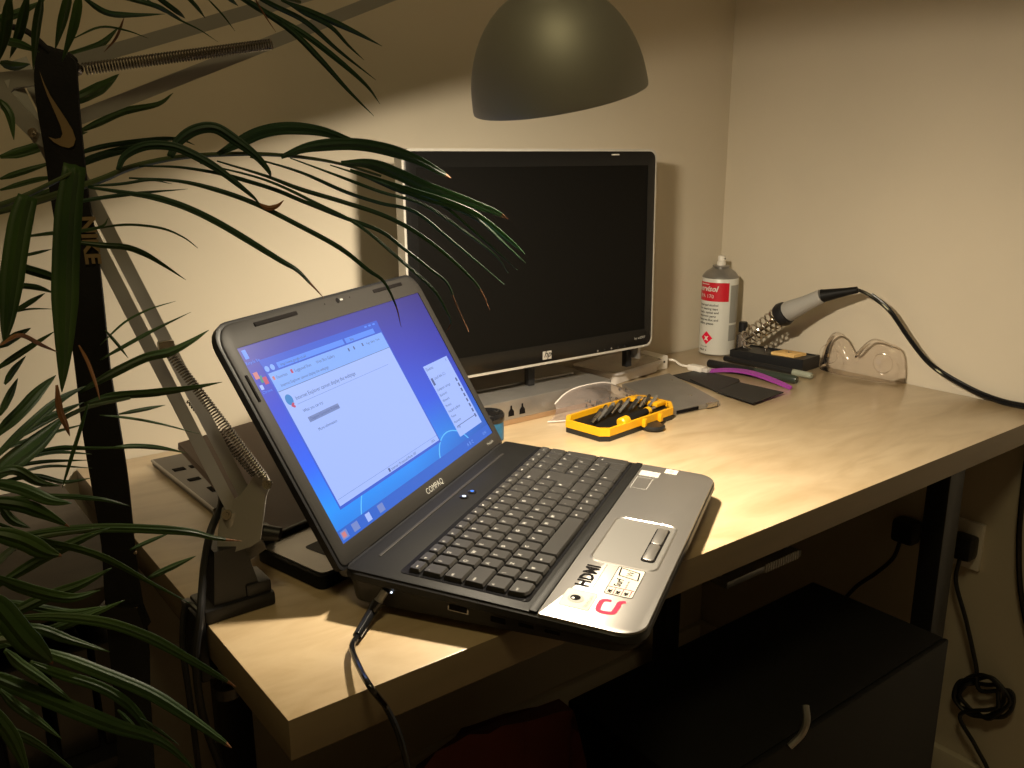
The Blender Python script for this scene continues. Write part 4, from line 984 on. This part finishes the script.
# lamp's flex
b = B(); b.tube(smoothp([Lp(214, 470, TB + .03), Lp(222, 500, TB + .022), Lp(211, 530, TB - .0), Lp(205, 560, TB - .006), Lp(202, 590, TB - .012), Lp(200, 620, TB - .02), Lp(196, 660, TB - .02), Lp(204, 720, TB), Lp(230, 790, TB + .06)], 6), .0034, 10); b.build('flex', 'black', lmp)
b = B(); b.tube(smoothp([Lp(200, 612, TB - .012), Lp(190, 604, TB - .01), Lp(184, 612, TB - .01), Lp(183, 650, TB - .01), Lp(190, 700, TB), Lp(200, 780, TB + .04)], 6), .0026, 8); b.build('flex', 'black', lmp)

# ------------------------------------------------------------------ black strap hanging from the lamp elbow
TS = TE - .022
stp = thing('sports_strap', 'black webbing strap with a curved tick logo hanging from the lamp elbow', 'strap', Lp(130, 760, TS))
s0 = Lp(57, 66, TS)
def SP(px, py):     # point on the hanging strap's plane (vertical, facing the room)
    n_ = V((C_F.x, C_F.y, 0)).normalized(); d = ray(px, py); return CAM + d * ((s0 - CAM).dot(n_) / d.dot(n_))
edges = [(38, 42, 50, 46), (35, 60, 74, 60), (34, 80, 77, 80), (37, 110, 79, 110), (44, 150, 83, 150), (50, 195, 88, 195), (59, 250, 97, 250), (67, 310, 104, 310), (75, 370, 110, 370), (82, 430, 120, 430), (91, 484, 128, 484), (101, 544, 134, 544), (104, 590, 140, 590), (108, 640, 148, 640), (114, 700, 150, 700), (120, 800, 156, 800)]
nf = V((C_F.x, C_F.y, 0)).normalized()
b = B(); L = []
ea = smoothp([SP(a_, c_) for a_, c_, _, _ in edges], 4); eb = smoothp([SP(a_, c_) for _, _, a_, c_ in edges], 4)
for p, q in zip(ea, eb):
    m_ = (p + q) / 2 - nf * .0015; L.append([p, m_, q, q + nf * .0022, m_ + nf * .0025, p + nf * .0022])
b.loft(L); b.build('webbing', 'cloth', stp)
fr = lambda px, py: SP(px, py) - nf * .0022
b = B(); sw = [(41, 71), (46, 84), (52, 96), (60, 108), (68, 120), (74, 130), (77, 139), (75, 146), (70, 148), (62, 146), (55, 142), (50, 137), (57, 139), (62, 138), (64, 134), (62, 126), (56, 112), (49, 96), (44, 82)]
b.poly([fr(x, y) for x, y in sw]); b.build('logo_print', 'strapprint', stp, smooth=False)
b = B(); o_ = fr(80.5, 216); yv = (fr(93.5, 216) - o_); xv = (fr(89, 272) - o_)
TT = frame(o_, xv.normalized(), (yv - xv.normalized() * yv.dot(xv.normalized())).normalized(), -nf)
b.text('NIKE', .0165, TT, 0, bold=.0006); b.build('word_print', 'strapprint', stp, smooth=False)
b = B(); L = [fr(101, 604), fr(139, 604), fr(148, 626), fr(106, 626)]; b.loft([[p - nf * .004 for p in L], [p + nf * .009 for p in L]]); b.build('buckle', 'black', stp, smooth=False)
b = B(); b.tube(smoothp([SP(50, 52), SP(38, 40), SP(26, 31), SP(12, 27), SP(-10, 26)], 6), .0022, 8); b.build('hanging_cord', 'cloth', stp)
b = B(); b.tube(smoothp([Lp(55, 52, TS), Lp(66, 55, TS + .01), Lp(74, 61, TE + .004)], 4), .0030, 8, flat=1); b.build('hook_loop', 'cloth', stp)
for y in (550, 605, 622): b = B(); p = SP(138, y) - nf * .004; b.cyl(p, p - nf * .002, .0013, seg=8); b.build('rivet', 'chrome', stp)
# ------------------------------------------------------------------ palm
PR = V((-.30, .10, FLOOR))
palmp = thing('potted_palm', 'tall green palm with long drooping leaves beside the lamp', 'palm', PR)
b = B(); b.lathe([(.10, 0), (.105, .002), (.135, .20), (.145, .205), (.145, .235), (.132, .235), (.128, .215)], PR, seg=40, caps=False); b.face([b.v(PR + V((.10 * math.cos(a_ * PI / 10), .10 * math.sin(a_ * PI / 10), .001))) for a_ in range(20)]); b.build('pot', 'pot', palmp)
b = B(); b.lathe([(.129, .205), (.06, .215), (.001, .218)], PR, seg=30, caps=False); b.build('soil', 'soil', palmp)
rl = random.Random(11)
def leaf(b, pix, t0, t1, wpx, mi=0, tipdry=False, rootw=.35):
    n = len(pix); P = [at_t(x, y, t0 + (t1 - t0) * i / (n - 1)) for i, (x, y) in enumerate(pix)]
    for p in P: 
        p.y = min(p.y, DY - .012)
    sp = smoothp(P, 5); N = len(sp); tw = rl.uniform(-.5, .5); rows = []
    for i, p in enumerate(sp):
        t = i / (N - 1); d = (sp[min(i + 1, N - 1)] - sp[max(i - 1, 0)]).normalized(); vw = (p - CAM).normalized()
        s_ = d.cross(vw).normalized(); n_ = s_.cross(d).normalized(); a_ = tw
        s2 = s_ * math.cos(a_) + n_ * math.sin(a_); n2 = n_ * math.cos(a_) - s_ * math.sin(a_)
        dist = (p - CAM).dot(C_F); w = wpx / FPX * dist / 2 / max(.7, math.cos(a_))
        pf = (rootw + (1 - rootw) * min(1, t / .22)) * (1 if t < .55 else max(.03, ((1 - t) / .45) ** .75)); w *= pf
        rows.append([p - s2 * w, p - s2 * w * .45 + n2 * w * .10, p + n2 * w * -.22, p + s2 * w * .45 + n2 * w * .10, p + s2 * w])
    V_ = [[b.v(q) for q in r] for r in rows]
    for i, (r0, r1) in enumerate(zip(V_, V_[1:])):
        m_ = 1 if (tipdry and i > N * .86) else mi
        for k in range(4): b.face([r0[k], r0[k + 1], r1[k + 1], r1[k]], m_)
def frond(leaves, rach=None, mats=('leaf', 'leafdry', 'stem')):
    b = B()
    for lf in leaves: leaf(b, *lf)
    if rach:
        pix, t0, t1, r0, r1 = rach; n = len(pix)
        b.tube(smoothp([at_t(x, y, t0 + (t1 - t0) * i / (n - 1)) for i, (x, y) in enumerate(pix)], 5), lambda t: r0 + (r1 - r0) * t, 7, 2)
    o = b.build('frond', list(mats), palmp)
    md = o.modifiers.new('thickness', 'SOLIDIFY'); md.thickness = .0004
    return o
# frond arching to the right over both screens
A = [
 ([(341, 163), (370, 164), (400, 175), (430, 189), (465, 201), (495, 212), (508, 219)], .70, .78, 12, 0, True),
 ([(281, 157), (310, 147), (350, 144), (385, 149), (415, 159), (440, 172), (451, 178)], .67, .76, 12, 0, True),
 ([(218, 154), (240, 142), (262, 132), (288, 128), (321, 131), (351, 141), (385, 155)], .64, .72, 12),
 ([(170, 157), (178, 142), (195, 130), (215, 128), (235, 140), (255, 155), (268, 170), (271, 178)], .62, .64, 11, 0, False, .6),
 ([(118, 170), (125, 156), (145, 146), (170, 146), (190, 153), (215, 167), (235, 182), (252, 196), (260, 204)], .60, .62, 9, 0, False, .5),
 ([(260, 204), (268, 208), (277, 206), (284, 200)], .62, .62, 5, 1),
 ([(60, 160), (100, 147), (150, 140), (178, 139), (195, 145)], .74, .77, 5),
 ([(60, 172), (100, 156), (140, 146), (182, 136)], .74, .77, 8),
 ([(129, 178), (178, 181), (217, 190), (256, 204), (300, 226), (340, 248), (368, 270), (384, 282), (396, 306), (401, 327)], .60, .66, 5, 0, True),
 ([(88, 187), (129, 193), (158, 198), (188, 208), (217, 222), (246, 239), (280, 260), (297, 270), (310, 283), (324, 298)], .58, .64, 6.5, 0, True),
 ([(139, 166), (178, 167), (217, 173), (244, 180), (276, 190), (300, 200), (340, 216), (380, 231), (403, 248), (430, 269), (447, 283), (456, 304), (469, 332)], .60, .70, 4, 0, True),
 ([(217, 161), (266, 176), (300, 189), (340, 201), (380, 214), (409, 228), (438, 248), (465, 272), (480, 289), (490, 310)], .63, .72, 4.5, 0, True),
 ([(250, 157), (300, 172), (346, 192), (380, 203), (415, 212), (453, 242), (482, 266), (504, 284)], .65, .74, 3.5),
 ([(290, 158), (341, 177), (381, 192), (424, 205), (468, 234), (497, 257), (508, 273)], .66, .76, 3.2),
 ([(330, 165), (366, 177), (401, 192), (439, 203), (477, 234), (503, 257), (517, 270)], .69, .77, 3.2),
 ([(350, 170), (400, 188), (450, 204), (480, 218), (509, 240), (525, 254)], .70, .78, 8),
 ([(360, 174), (420, 198), (470, 214), (509, 248), (526, 263)], .70, .78, 3),
 ([(200, 163), (266, 180), (320, 205), (360, 226), (403, 262), (433, 289), (446, 310), (451, 322), (446, 333)], .62, .68, 3, 0, True),
 ([(60, 205), (100, 198), (140, 193), (188, 189)], .58, .62, 4),
 ([(88, 186), (120, 184), (150, 180), (172, 184)], .58, .60, 3),
]
frond(A, ([(-20, 215), (40, 200), (100, 180), (129, 168), (168, 159), (207, 155), (256, 154), (300, 157), (341, 164), (381, 176)], .56, .72, .0028, .0010), ('leafdark', 'leafdry', 'stem'))
# frond entering at the top
Bf = [
 ([(281, 0), (318, 15), (351, 30), (382, 46)], .66, .70, 6), ([(240, -12), (275, 6), (306, 22), (338, 50), (376, 80)], .64, .70, 5),
 ([(225, -12), (256, 7), (301, 32), (338, 60), (366, 85), (380, 104)], .64, .70, 6), ([(232, -10), (262, 10), (293, 32), (321, 60), (348, 90), (374, 116)], .64, .68, 6),
 ([(290, 5), (306, 14), (331, 27), (348, 45), (364, 60)], .66, .70, 4), ([(250, -10), (264, 14), (276, 32)], .62, .64, 1.6, 1),
 ([(150, -8), (175, 10), (185, 18)], .56, .58, 5), ([(80, -5), (105, 12), (130, 15), (165, 14)], .52, .56, 6), ([(100, -8), (150, 4), (168, 12), (182, 20)], .54, .58, 5),
 ([(180, -10), (195, 5), (205, 18)], .56, .58, 4), ([(205, -4), (222, 14), (235, 31)], .58, .6, 1.8), ([(220, -10), (238, 6)], .58, .6, 5), ([(140, -5), (160, 8), (176, 18), (200, 30), (218, 42)], .56, .6, 2, 0),
]
frond(Bf, ([(-90, -150), (60, -90), (200, -25), (260, -8), (300, 2)], .50, .66, .0028, .0012), ('leafdark', 'leafdry', 'stem'))
# close hanging leaves in front of the strap
Cf = [
 ([(75, 165), (69, 210), (66, 260), (65, 310), (64, 355), (62, 392)], .535, .52, 25, 0, False, .8),
 ([(28, 196), (20, 225), (13, 270), (8, 315), (4, 345)], .505, .49, 22, 0, False, .8),
 ([(88, 404), (80, 430), (72, 455), (66, 475), (62, 488)], .50, .50, 3.5), ([(0, 345), (20, 335), (42, 345), (58, 352)], .44, .5, 4, 1),
 ([(79, 345), (88, 362), (96, 384), (100, 400)], .5, .5, 3, 1), ([(57, 385), (60, 410), (66, 425), (70, 436)], .46, .47, 6, 1),
]
frond(Cf, ([(-30, 215), (20, 198), (74, 172)], .50, .535, .0022, .0012))
# left upper cluster
Df = [([(70, -10), (63, 18), (55, 50)], .56, .57, 9), ([(80, -8), (74, 25), (62, 62)], .56, .57, 9), ([(48, 62), (75, 55), (100, 45), (119, 27)], .76, .80, 9), ([(62, 106), (90, 93), (105, 85), (119, 74)], .76, .80, 12),
 ([(76, 133), (100, 122), (125, 111), (158, 104), (173, 93)], .76, .80, 7), ([(0, 157), (25, 151), (60, 140), (88, 132)], .76, .79, 10), ([(0, 179), (25, 171), (60, 160)], .76, .79, 6), ([(0, 190), (35, 180), (60, 176)], .76, .79, 5),
 ([(0, 208), (37, 196), (62, 184)], .76, .79, 6), ([(20, 237), (52, 233), (80, 231), (102, 226), (108, 218)], .56, .6, 3.5), ([(22, 256), (52, 249)], .56, .58, 3), ([(10, 264), (30, 270), (54, 278), (70, 290)], .56, .58, 9),
 ([(10, 285), (35, 287), (54, 293)], .56, .58, 6), ([(14, 312), (30, 302), (45, 293)], .56, .58, 5), ([(10, 313), (30, 309), (54, 309)], .56, .58, 2), ([(95, 229), (118, 225), (140, 225), (165, 229), (185, 238), (198, 248)], .6, .64, 2.2),
 ([(60, 240), (100, 245), (125, 247), (145, 254), (165, 266), (186, 280)], .6, .64, 6), ([(72, 39), (100, 27), (125, 30), (148, 38)], .56, .6, 2), ([(124, 18), (116, 38), (104, 52)], .58, .6, 2.5, 1),
 ([(42, -5), (36, 30), (33, 70)], .5, .52, 8), ([(28, -5), (20, 30), (10, 58)], .5, .52, 9), ([(10, -5), (6, 30), (0, 60)], .48, .5, 10), ([(0, 62), (14, 66), (30, 64)], .5, .52, 9), ([(0, 40), (20, 44), (40, 52)], .5, .52, 8), ([(-5, 20), (15, 14), (45, 0)], .5, .52, 8), ([(0, 100), (10, 115), (14, 140)], .5, .5, 8)]
frond(Df, ([(-60, 240), (-25, 130), (-10, 60), (20, -30)], .52, .56, .003, .0015))
# left middle cluster, leaves rising to the right behind the strap
Ef = [([(80, 392), (110, 375), (145, 358), (170, 352), (192, 341), (209, 330)], .60, .66, 9), ([(84, 404), (113, 396), (150, 393), (190, 388), (222, 382)], .60, .66, 8), ([(119, 414), (145, 409), (165, 405)], .6, .64, 4),
 ([(100, 415), (130, 418), (162, 424), (200, 434)], .6, .66, 2.4), ([(110, 448), (135, 446), (162, 448), (186, 453)], .6, .66, 5), ([(100, 345), (125, 322), (150, 309), (176, 301)], .62, .66, 2), ([(100, 360), (130, 343), (156, 329), (191, 312)], .62, .66, 4),
 ([(0, 347), (15, 337), (31, 328)], .5, .52, 8), ([(-5, 370), (25, 350), (55, 331)], .5, .54, 6), ([(5, 384), (14, 370), (26, 356)], .5, .52, 6), ([(-10, 440), (20, 412), (40, 390), (56, 375)], .5, .56, 12), ([(-10, 462), (30, 425), (60, 400), (86, 386)], .5, .58, 9),
 ([(10, 440), (45, 420), (84, 402)], .52, .58, 9), ([(-10, 480), (20, 458), (45, 437), (66, 415)], .5, .56, 17), ([(0, 415), (10, 395), (18, 378)], .5, .52, 7), ([(0, 450), (40, 436), (84, 424)], .52, .58, 4), ([(22, 459), (55, 452), (92, 454)], .54, .58, 3.5),
 ([(0, 470), (40, 462), (90, 460)], .54, .58, 4), ([(0, 466), (30, 455), (60, 448), (90, 448), (140, 447)], .56, .60, 5), ([(20, 472), (50, 466), (92, 468)], .54, .58, 3), ([(0, 482), (35, 476), (64, 482), (92, 478)], .54, .58, 5), ([(105, 330), (118, 345), (128, 358)], .6, .62, 3)]
frond(Ef, ([(-40, 520), (-5, 470), (30, 440), (80, 410), (130, 398)], .5, .6, .003, .001))
# lower cluster
Ff = [([(-20, 545), (40, 533), (100, 528), (150, 529), (190, 532), (215, 538), (242, 541)], .48, .56, 9, 0, True), ([(-10, 520), (40, 540), (75, 548), (100, 556), (125, 568), (155, 585), (190, 603)], .46, .52, 7),
 ([(-20, 480), (20, 488), (50, 500), (72, 503)], .44, .46, 12), ([(-20, 500), (20, 505), (45, 514), (70, 527)], .44, .46, 14, 0, True), ([(-20, 530), (20, 540), (45, 552), (62, 556)], .42, .44, 18, 0, True), ([(-10, 500), (50, 496), (100, 499), (130, 506)], .46, .50, 5),
 ([(130, 550), (150, 541), (170, 533)], .6, .62, 4), ([(148, 578), (172, 567), (196, 556)], .6, .62, 6), ([(-10, 590), (40, 560), (80, 540), (110, 528)], .46, .5, 10), ([(-10, 625), (40, 600), (80, 585), (112, 568)], .46, .5, 11),
 ([(-10, 650), (50, 630), (90, 615), (125, 600)], .46, .5, 9), ([(-10, 575), (30, 590), (70, 598), (100, 590)], .44, .48, 12), ([(0, 505), (12, 520), (30, 528)], .46, .48, 9), ([(-10, 476), (15, 470), (38, 482), (60, 486)], .46, .5, 10)]
frond(Ff, ([(-60, 640), (-10, 570), (30, 540), (100, 529)], .44, .5, .003, .001))
Gf = [([(10, 618), (55, 617), (107, 623), (150, 638), (187, 658), (220, 677), (236, 687)], .44, .50, 10, 0, True), ([(0, 640), (57, 656), (100, 672), (150, 693), (190, 718), (220, 739), (232, 748)], .42, .48, 12, 0, True),
 ([(-20, 672), (0, 680), (50, 700), (112, 725), (162, 742), (200, 775)], .40, .46, 16), ([(30, 662), (57, 673), (100, 687), (130, 706), (150, 732), (156, 745)], .42, .46, 10), ([(118, 710), (130, 722), (141, 734)], .44, .45, 4), ([(140, 718), (158, 730), (178, 744)], .44, .46, 3.5),
 ([(-25, 590), (0, 610), (25, 640), (42, 655), (53, 664)], .36, .38, 24, 0, True), ([(5, 650), (20, 664), (45, 681), (76, 704)], .40, .43, 10), ([(0, 690), (17, 706), (40, 722), (62, 739)], .40, .43, 9), ([(-10, 720), (0, 727), (37, 744), (80, 775)], .38, .42, 9), ([(-20, 700), (10, 735), (30, 780)], .36, .38, 14),
 ([(-20, 640), (30, 628), (70, 640), (110, 652)], .44, .48, 10), ([(-10, 600), (30, 606), (70, 612), (105, 606)], .46, .5, 8)]
frond(Gf, ([(-80, 740), (-40, 670), (0, 640), (40, 650)], .40, .42, .003, .001))
# stems from the pot to the crowns
b = B()
for sx_, sy_, e_ in ((0, 0, at_t(-20, 215, .56)), (.03, .02, at_t(-40, 520, .5)), (-.02, .03, at_t(-30, 230, .52)), (.02, -.03, at_t(-60, 640, .44)), (-.03, -.02, at_t(-80, 740, .40)), (.0, .04, at_t(-90, -150, .50))):
    p = PR + V((sx_, sy_, .21)); m_ = p.lerp(e_, .5) + V((-.05, 0, .05)); b.tube(smoothp([p, m_, e_], 8), lambda t: .006 - .003 * t, 8)
b.build('stem', 'stem', palmp)

# ------------------------------------------------------------------ under the desk
cb2 = thing('black_cabinet', 'large black cabinet standing under the desk between the legs', 'cabinet', (.70, .06, FLOOR))
cx0, cx1, cy0, cy1, cz = .42, .919, -.022, .182, -.256
b = B(); b.box(((cx0 + cx1) / 2, (cy0 + cy1) / 2, (FLOOR + cz) / 2), (cx1 - cx0, cy1 - cy0, cz - FLOOR - .0), .003); b.build('body', 'cabinet', cb2)
b = B(); b.box(((cx0 + cx1) / 2, cy0 - .004, (FLOOR + cz) / 2), (cx1 - cx0, .008, cz - FLOOR), .003); db = b.build('door', 'cabinet', cb2)
p_ = at_y(798, 722, cy0 - .009)
b = B(); b.tube(smoothp([p_ + V((-.012, 0, -.026)), p_ + V((.0, -.006, -.012)), p_ + V((.004, -.008, .004)), p_ + V((.012, 0, .016))], 6), .004, 8); b.build('handle', 'steel', db)
# vented tray on wall side
ty_, tz_ = .200, -.200
cv = thing('cable_tray', 'dull silver cable tray with fine slots hanging under the desktop above the cabinet', 'cable tray', (.80, ty_, tz_))
b = B(); b.box((.80, ty_, tz_), (.172, .030, .010), .001); b.build('tray', 'steel', cv)
for i in range(14):
    b = B(); b.box((.800 + .0058 * i, ty_ - .0158, tz_ + .001), (.0022, .002, .013)); b.build('rib', 'white', cv, smooth=False)
for x in (.722, .878):
    b = B(); b.box((x, ty_ + .008, (tz_ - DT) / 2), (.006, .010, -DT - tz_), .001); b.build('hanger', 'darksteel', cv)
# sockets, plugs, coil
def plug(px, py, r, label, lead, sock=False):
    p = at_x(px, py, DX - .028)
    t = thing('power_plug', label, 'power plug', V((DX, p.y, p.z - r)))
    b = B(); b.box((DX - .024, p.y, p.z), (.034, r * 1.9, r * 2.0), .008); b.build('body', 'black', t)
    b = B(); b.tube(smoothp(lead(p), 8), .0036, 8); b.build('cord', 'black', t)
    return t
plug(905, 531, .021, 'black mains plug behind the desk leg above the cabinet', lambda p: [V((DX - .03, p.y + .005, p.z - .018)), at_x(893, 558, DX - .03), at_x(876, 573, DX - .03), at_x(857, 586, DX - .035), at_x(840, 604, DX - .04)])
so_ = thing('wall_socket', 'white double wall socket low on the right wall', 'wall socket', at_x(975, 545, DX))
sp_ = [at_x(957, 522, DX), at_x(987, 572, DX)]
yA, yB, zA, zB = at_x(984, 545, DX).y, at_x(984, 545, DX).y + .10, at_x(984, 572, DX).z, at_x(984, 524, DX).z
b = B(); b.box((DX - .004, (yA + yB) / 2, (zA + zB) / 2), (.009, yB - yA, zB - zA), .002); b.build('face_plate', 'white', so_)
b = B(); b.box((DX - .009, yA + .022, zA + .018), (.002, .014, .008), .0005); b.build('switch', 'white', so_)
def coil(p):
    pts = [V((DX - .03, p.y, p.z - .018)), at_x(956, 582, DX - .03), at_x(966, 620, DX - .03), at_x(976, 665, DX - .025), at_x(980, 690, DX - .03)]
    rr2 = random.Random(5)
    for k in range(34):
        a_ = -.5 + k * .62; rx = 30 - .35 * k + rr2.uniform(-3, 3); ry = 20 - .1 * k + rr2.uniform(-4, 4)
        pts.append(at_x(982 + rx * math.cos(a_), 697 + ry * math.sin(a_) + rx * .15 * math.cos(a_), DX - .018 - .0012 * (k % 7) - .004))
    pts += [at_x(960, 715, DX - .03), at_x(975, 745, DX - .03), at_x(990, 775, DX - .03), at_x(1000, 820, DX - .03)]
    return pts
plug(962, 547, .020, 'black mains plug with coiled lead in the right wall socket', coil)
b = B(); b.tube(smoothp([V((DX - .006, at_x(1030, 440, DX).y, .0)), at_x(1022, 500, DX - .012), at_x(1019, 545, DX - .014), at_x(1022, 600, DX - .012), at_x(1040, 680, DX - .012)], 8), .0045, 8)
tag(b.build('wall_cable', 'blackgloss'), 'black cable hanging down the right wall at the picture edge', 'cable')
# maroon bag
b = B(); r5 = random.Random(9)
m0 = at_y(470, 745, -.02); 
bx = [at_t(400, 790, .80), at_t(450, 742, .84), at_t(520, 722, .86), at_t(570, 708, .86), at_t(578, 735, .84), at_t(588, 790, .80)]
fl_ = [V((p.x, p.y, p.z)) for p in bx]; back = [p + V((.10, .13, -.10)) for p in bx]
mid = [a_.lerp(c_, .5) + V((0, 0, .012)) for a_, c_ in zip(fl_, back)]
def dn(P, dz): return [V((p.x, p.y, dz)) for p in P]
outer = fl_ + back[::-1]
L = [[V((p.x, p.y, FLOOR + .001)) for p in outer], [p.copy() for p in outer]]
b.loft(L, 0)
bmesh.ops.subdivide_edges(b.bm, edges=b.bm.edges[:], cuts=3, use_grid_fill=True)
for q in b.bm.verts:
    if q.co.z > FLOOR + .02: q.co += V((r5.uniform(-.004, .004), r5.uniform(-.004, .004), r5.uniform(-.003, .003)))
tag(b.build('fabric_bag', 'maroon'), 'dark maroon fabric bag standing under the desk front edge', 'bag')
# black storage rack left of the desk
rk = thing('storage_rack', 'dark storage rack standing between the palm and the left end of the desk', 'rack', (-.33, .46, FLOOR))
rx0, rx1, ry0, ry1, rz = -.66, -.018, .315, .640, -.012
M['darkwood'] = mat('dark_stained_wood', (0.045, 0.034, 0.024), 0.6, noise=0.15, nscale=12, stretch=(1, 6, 6))
for x in (rx0 + .01, -.34, -.17, rx1 - .01):
    for y in (ry0 + .01, ry1 - .01):
        b = B(); b.box((x, y, (FLOOR + rz - .02) / 2), (.014, .014, rz - .02 - FLOOR), .001); b.build('post', 'black', rk)
b = B(); b.box(((rx0 + rx1) / 2, (ry0 + ry1) / 2, rz - .010), (rx1 - rx0, ry1 - ry0, .020), .002); b.build('top_board', 'darkwood', rk)
for z in (-.20, -.36, -.54):
    b = B(); b.box(((rx0 + rx1) / 2, (ry0 + ry1) / 2, z), (rx1 - rx0 - .004, ry1 - ry0 - .004, .012), .001); b.build('shelf', 'black', rk)
for z in (-.20, -.36, -.54):
    for k, x in enumerate((-.125, -.080, -.040)):
        b = B(); b.box((x, .41, z + .007 + .055), (.034, .14, .110), .002)
        lv = {-.20: 'top', -.36: 'middle', -.54: 'bottom'}[z]; ps = ('leftmost', 'middle', 'rightmost')[k]
        tag(b.build('storage_box', 'darksteel'), '%s of the three dark boxes on the %s shelf of the rack' % (ps, lv), 'box', 'boxes on the dark rack')
